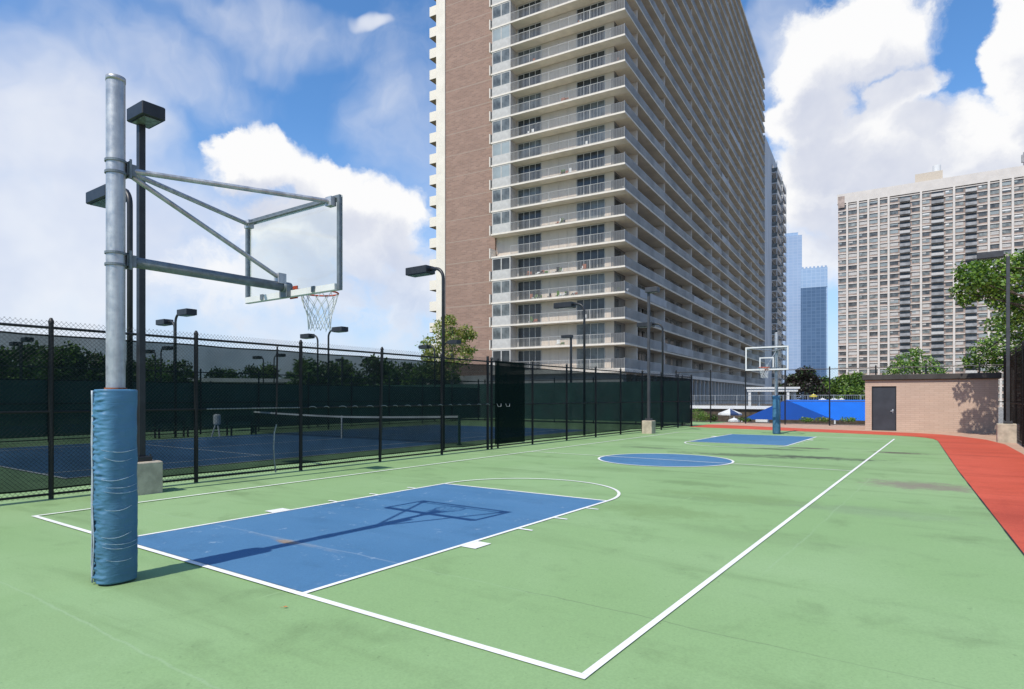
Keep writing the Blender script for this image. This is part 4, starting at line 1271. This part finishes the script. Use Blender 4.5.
# plum and green trees by the canopy
def put(name, label, px, d, top, R_, leaves, seed, n=12, nl=240, size=.26, gz=GZ, grp=None, bark='bark'):
    x, y = at_d(px, d); h = CH+(HY-top)/F*d-gz
    cl = rnd_clumps(seed, n, R_, h*.35, h-R_*.22, nl)
    return tree(name, label, (x,y,gz), h*.75, .14, cl, size, leaves, bark, seed, group=grp)
put('plum_tree', 'dark purple leaved tree left of the green trees behind the canopy', 806, 75, 369, 2.9, ['leaf_plum','leaf_plum','leaf_dark'], 21, 18, 300)
put('plum_tree', 'second dark purple leaved tree behind the far backboard post', 793, 79, 374, 1.9, ['leaf_plum','leaf_plum','leaf_dark'], 22, 12, 240)
put('green_tree', 'round green tree between the plum tree and the shed', 840, 80, 371, 2.6, ['leaf_mid','leaf_bright','leaf_dark'], 23, 16, 300)
put('green_tree', 'green tree whose crown touches the shed roof edge', 860, 84, 372, 2.6, ['leaf_mid','leaf_bright','leaf_dark'], 24, 16, 300)
put('green_tree', 'green tree low behind the blue canopy beside the shed', 850, 72, 383, 2.2, ['leaf_mid','leaf_bright','leaf_dark'], 25, 12, 260)
put('green_tree', 'green tree filling the gap right of the plum tree', 824, 83, 376, 2.2, ['leaf_dark','leaf_mid','leaf_dark'], 26, 12, 260)
# shrubs at the fence foot
for i, (px, d, r, hh, lv, lb) in enumerate(((697,43.5,.55,.95,['leaf_bright','leaf_mid'],'bright bush at the left end of the far fence'),(704,44,.4,.65,['leaf_olive','leaf_mid'],'smaller olive bush right of the bright bush'),
        (712,44.2,.35,.5,['leaf_plum','leaf_mid'],'low reddish bush left of the parasols'),(806,43.6,.45,.3,['leaf_mid','leaf_bright'],'low green shrub under the blue canopy'),(822,43.8,.5,.32,['leaf_olive','leaf_mid'],'low pale shrub under the canopy fold'),(848,43.8,.5,.3,['leaf_bright','leaf_mid'],'low green shrub beside the shed corner'),(745,43.6,.4,.3,['leaf_mid','leaf_dark'],'low dark shrub below the canopy tip'))):
    x, y = at_d(px, d)
    tree('shrub', lb, (x,y,0), hh*.5, .02, [(0,0,hh*.55,r,r*.7,hh*.45,260),(r*.4,.1,hh*.4,r*.6,r*.5,hh*.35,120)], .09, lv, seed=40+i, cat='shrub')
# tree belt beyond the tennis courts: three kinds copied
kinds = []
for sd, lv in ((61,['leaf_mid','leaf_dark','leaf_dark']),(62,['leaf_dark','leaf_mid','leaf_dark']),(63,['leaf_mid','leaf_bright','leaf_dark'])):
    cl = rnd_clumps(sd, 16, 3.4, 2.2, 8.2, 170)
    kinds.append(tree('belt_tree', '', (0,0,GZ), 6, .16, cl, .36, lv, seed=sd))
belt = []
rb = random.Random(5)
for i in range(44):
    px = -110+i*13
    if 186 < px < 300: d_, top = 98+rb.uniform(-6,6), 366+rb.uniform(-4,6)
    elif px <= 186: d_, top = 70+rb.uniform(-8,9), (343 if px < 110 else 351+(px-110)*.12)+rb.uniform(-3,5)
    else: d_, top = 84+rb.uniform(-8,7), 353+rb.uniform(-5,8)
    h_ = CH+(HY-top)/F*d_-GZ
    belt.append((px, d_, h_/9.4))
usedk = set()
for i, (px, d, s_) in enumerate(belt):
    pr = kinds[i % 3]
    o = copy_tree(pr) if pr in usedk else pr
    usedk.add(pr)
    x, y = at_d(px, d); o.location = (x,y,GZ); o.rotation_euler = (0,0,rb.uniform(0,6)); o.scale = (s_,s_,s_)
    tag(o, 'dark leafy tree in the belt beyond the screened tennis courts', 'tree', 'trees beyond the tennis courts')

# a dry leaf lying on the green near the baseline
lf = MB(); lf.poly([(0,0,.004),(.02,.012,.012),(.045,.0,.006),(.02,-.014,.010)]); lf.tube([(0,0,.004),(-.02,.004,.003)], .0012, 4)
lo = lf.build('dry_leaf', mat('dry_leaf', (.55,.20,.06), .9, .2, 30), None, (1.89,-.33,.012)); lo.rotation_euler = (0,0,.7)
tag(lo, 'tiny orange dry leaf lying on the green just outside the baseline', 'leaf')

# ------------------------------------------------------------------ sky
SUN_EL, SUN_DIR = R(52.3), Vector((-.03,-.611,.79)).normalized()
w = bpy.data.worlds.new('World'); sc.world = w; w.use_nodes = True
t = NT(w.node_tree)
for nd in list(t.n): t.n.remove(nd)
out = t.add('ShaderNodeOutputWorld'); bg = t.add('ShaderNodeBackground')
sky = t.add('ShaderNodeTexSky', sky_type='NISHITA'); sky.sun_disc = False
sky.sun_elevation = SUN_EL; sky.sun_rotation = math.atan2(SUN_DIR.x, SUN_DIR.y)
sky.air_density = 1.0; sky.dust_density = .6; sky.ozone_density = 2.5
BGS = .1
bg.inputs['Strength'].default_value = BGS
gen = t.add('ShaderNodeTexCoord').outputs['Generated']

def az_el(px, py):
    k = (px-512)/F; v = (HY-py)/F
    x = k*cs - sn; y = k*sn + cs
    return math.atan2(x, y), math.atan2(v, math.hypot(x, y))
def blob(px, py, rx, ry, wgt=1.0):
    a, e = az_el(px, py); a1, _ = az_el(px+rx, py); _, e1 = az_el(px, py-ry)
    return a, e, max(.01, abs(a1-a)), max(.01, abs(e1-e)), wgt
CUM = [blob(*p) for p in ((858,30,88,52),(815,62,44,45),(815,112,52,46),(905,82,46,34),(870,150,92,62),(803,190,40,60),(985,155,95,66),(1014,60,30,85),(905,215,135,50),(1100,110,100,130),
        (258,165,56,36),(232,148,32,20),(325,188,66,26),(390,212,46,36),(335,240,105,46,.8),(300,290,140,40,.5),(408,285,44,60,.7),(820,262,90,36,.6))]
CUM += [(a, .45+.3*math.sin(a*3), .25, .14, .9) for a in (1.2,1.8,2.4,3.0,-1.9,-2.6,-1.3)]
HAZE = [blob(*p) for p in ((40,130,150,110,.95),(120,210,190,80,.95),(60,250,240,120,1.0),(250,12,130,38,.42),(150,60,120,50,.34),(378,16,30,16,.95),(770,60,40,90,.55),(430,150,60,120,.25),(330,340,300,50,.5),(1000,300,200,110,.35),(800,250,60,60,.5))]

def make_density(name, blobs, amp, sharp, nscale, det, shaded, n2w=1.15):
    gt = bpy.data.node_groups.new(name, 'ShaderNodeTree')
    gt.interface.new_socket('AE', in_out='INPUT', socket_type='NodeSocketVector')
    gt.interface.new_socket('D', in_out='OUTPUT', socket_type='NodeSocketFloat')
    gt.interface.new_socket('S', in_out='OUTPUT', socket_type='NodeSocketFloat')
    g_ = NT(gt); gi = g_.add('NodeGroupInput'); go = g_.add('NodeGroupOutput')
    ae = gi.outputs[0]
    n1 = g_.noise(ae, nscale, det, .58, .1)
    off = g_.vmath('SUBTRACT', n1.outputs['Color'], (.5,.5,.5))
    off = g_.vmath('MULTIPLY', off, (amp, amp*.9, 0))
    p = g_.vmath('ADD', ae, off)
    n2 = g_.noise(p, nscale*3.0, det, .60).outputs[0]
    nn = g_.math('MULTIPLY', g_.math('SUBTRACT', n2, .5), n2w)
    def field(p):
        acc = None
        for (a, e, ra, re, wgt) in blobs:
            q = g_.vmath('MULTIPLY_ADD', p, (1/ra, 1/re, 0)); q.node.inputs[2].default_value = (-a/ra, -e/re, 0)
            d = g_.vmath('DOT_PRODUCT', q, q)
            v = g_.math('MULTIPLY_ADD', d, -wgt, wgt)
            acc = v if acc is None else g_.math('SMOOTH_MAX', acc, v, .3)
        return g_.math('ADD', acc, nn)
    g_.l.new(g_.smooth(field(p), sharp[0], sharp[1]), go.inputs[0])
    if shaded:
        g_.l.new(g_.smooth(field(g_.vmath('ADD', p, (-.02,.06,0))), -.1, .9), go.inputs[1])
    return gt
G1 = make_density('cumulus', CUM, .15, (-.15,.5), 7.0, 7, True)
G2 = make_density('haze', HAZE, .30, (-.3,1.0), 3.5, 4, False, .9)
w.cycles.sampling_method = 'MANUAL'; w.cycles.sample_map_resolution = 256
sep = t.add('ShaderNodeSeparateXYZ'); t.l.new(gen, sep.inputs[0])
az = t.math('ARCTAN2', sep.outputs[0], sep.outputs[1]); el = t.math('ARCSINE', sep.outputs[2])
ae = t.add('ShaderNodeCombineXYZ'); t.l.new(az, ae.inputs[0]); t.l.new(el, ae.inputs[1])
def grp(gt, vec):
    nd = t.add('ShaderNodeGroup'); nd.node_tree = gt; t.l.new(vec, nd.inputs[0]); return nd.outputs
d1, d1u = grp(G1, ae.outputs[0])[:2]
d2 = grp(G2, ae.outputs[0])[0]
# sky colour: richer blue with pale horizon
hs = t.add('ShaderNodeHueSaturation'); hs.inputs['Saturation'].default_value = 1.12; hs.inputs['Value'].default_value = 1.0; hs.inputs['Hue'].default_value = .492
t.l.new(sky.outputs[0], hs.inputs['Color'])
K = 1/BGS
def kc(r, g_, b_): return (r*K, g_*K, b_*K, 1)
skyc = t.mix(1, hs.outputs[0], (1.35,1.62,1.98,1), 'MULTIPLY')
skyc = t.mix(t.smooth(el, -.02, .42, .7, 0), skyc, kc(.50,.65,.88))
hz = t.noise(ae.outputs[0], 5, 4, .6).outputs[0]
skyc = t.mix(t.math('MULTIPLY', d2, .86), skyc, t.mix(t.smooth(hz, .3, .7), kc(.70,.75,.88), kc(.88,.90,.95)))
dk_ = t.noise(ae.outputs[0], 9, 4, .6).outputs[0]
shade = t.math('MULTIPLY', d1u, t.smooth(dk_, .25, .75, .55, 1.0))
cl = t.mix(shade, kc(.98,.98,.985), kc(.64,.68,.80))
skyc = t.mix(t.math('MULTIPLY', d1, t.smooth(el, .0, .3, .55, 1.0)), skyc, cl)
below = t.smooth(el, -.06, -.01, 1, 0)
skyc = t.mix(below, skyc, kc(.25,.25,.24))
t.l.new(skyc, bg.inputs['Color']); t.l.new(bg.outputs[0], out.inputs[0])

sd = bpy.data.lights.new('sun', 'SUN'); sd.energy = 4.7; sd.angle = R(.53); sd.color = (1.0,.94,.84)
so = bpy.data.objects.new('sun', sd); col.objects.link(so)
so.rotation_euler = SUN_DIR.to_track_quat('Z','Y').to_euler(); so.location = (0,-60,80)

# ------------------------------------------------------------------ camera and render settings
cd = bpy.data.cameras.new('camera'); cam = bpy.data.objects.new('camera', cd); col.objects.link(cam)
cam.location = (CX, CY, CH); cam.rotation_euler = (R(90), 0, YAW)
cd.sensor_width = 36; cd.lens = F/1024*36; cd.shift_y = (HY-344.5)/1024
cd.clip_start = .05; cd.clip_end = 9000
sc.camera = cam
sc.view_settings.view_transform = 'Standard'; sc.view_settings.look = 'None'; sc.view_settings.exposure = 0; sc.view_settings.gamma = 1
sc.cycles.transparent_max_bounces = 24; sc.cycles.max_bounces = 8
sc.render.film_transparent = False
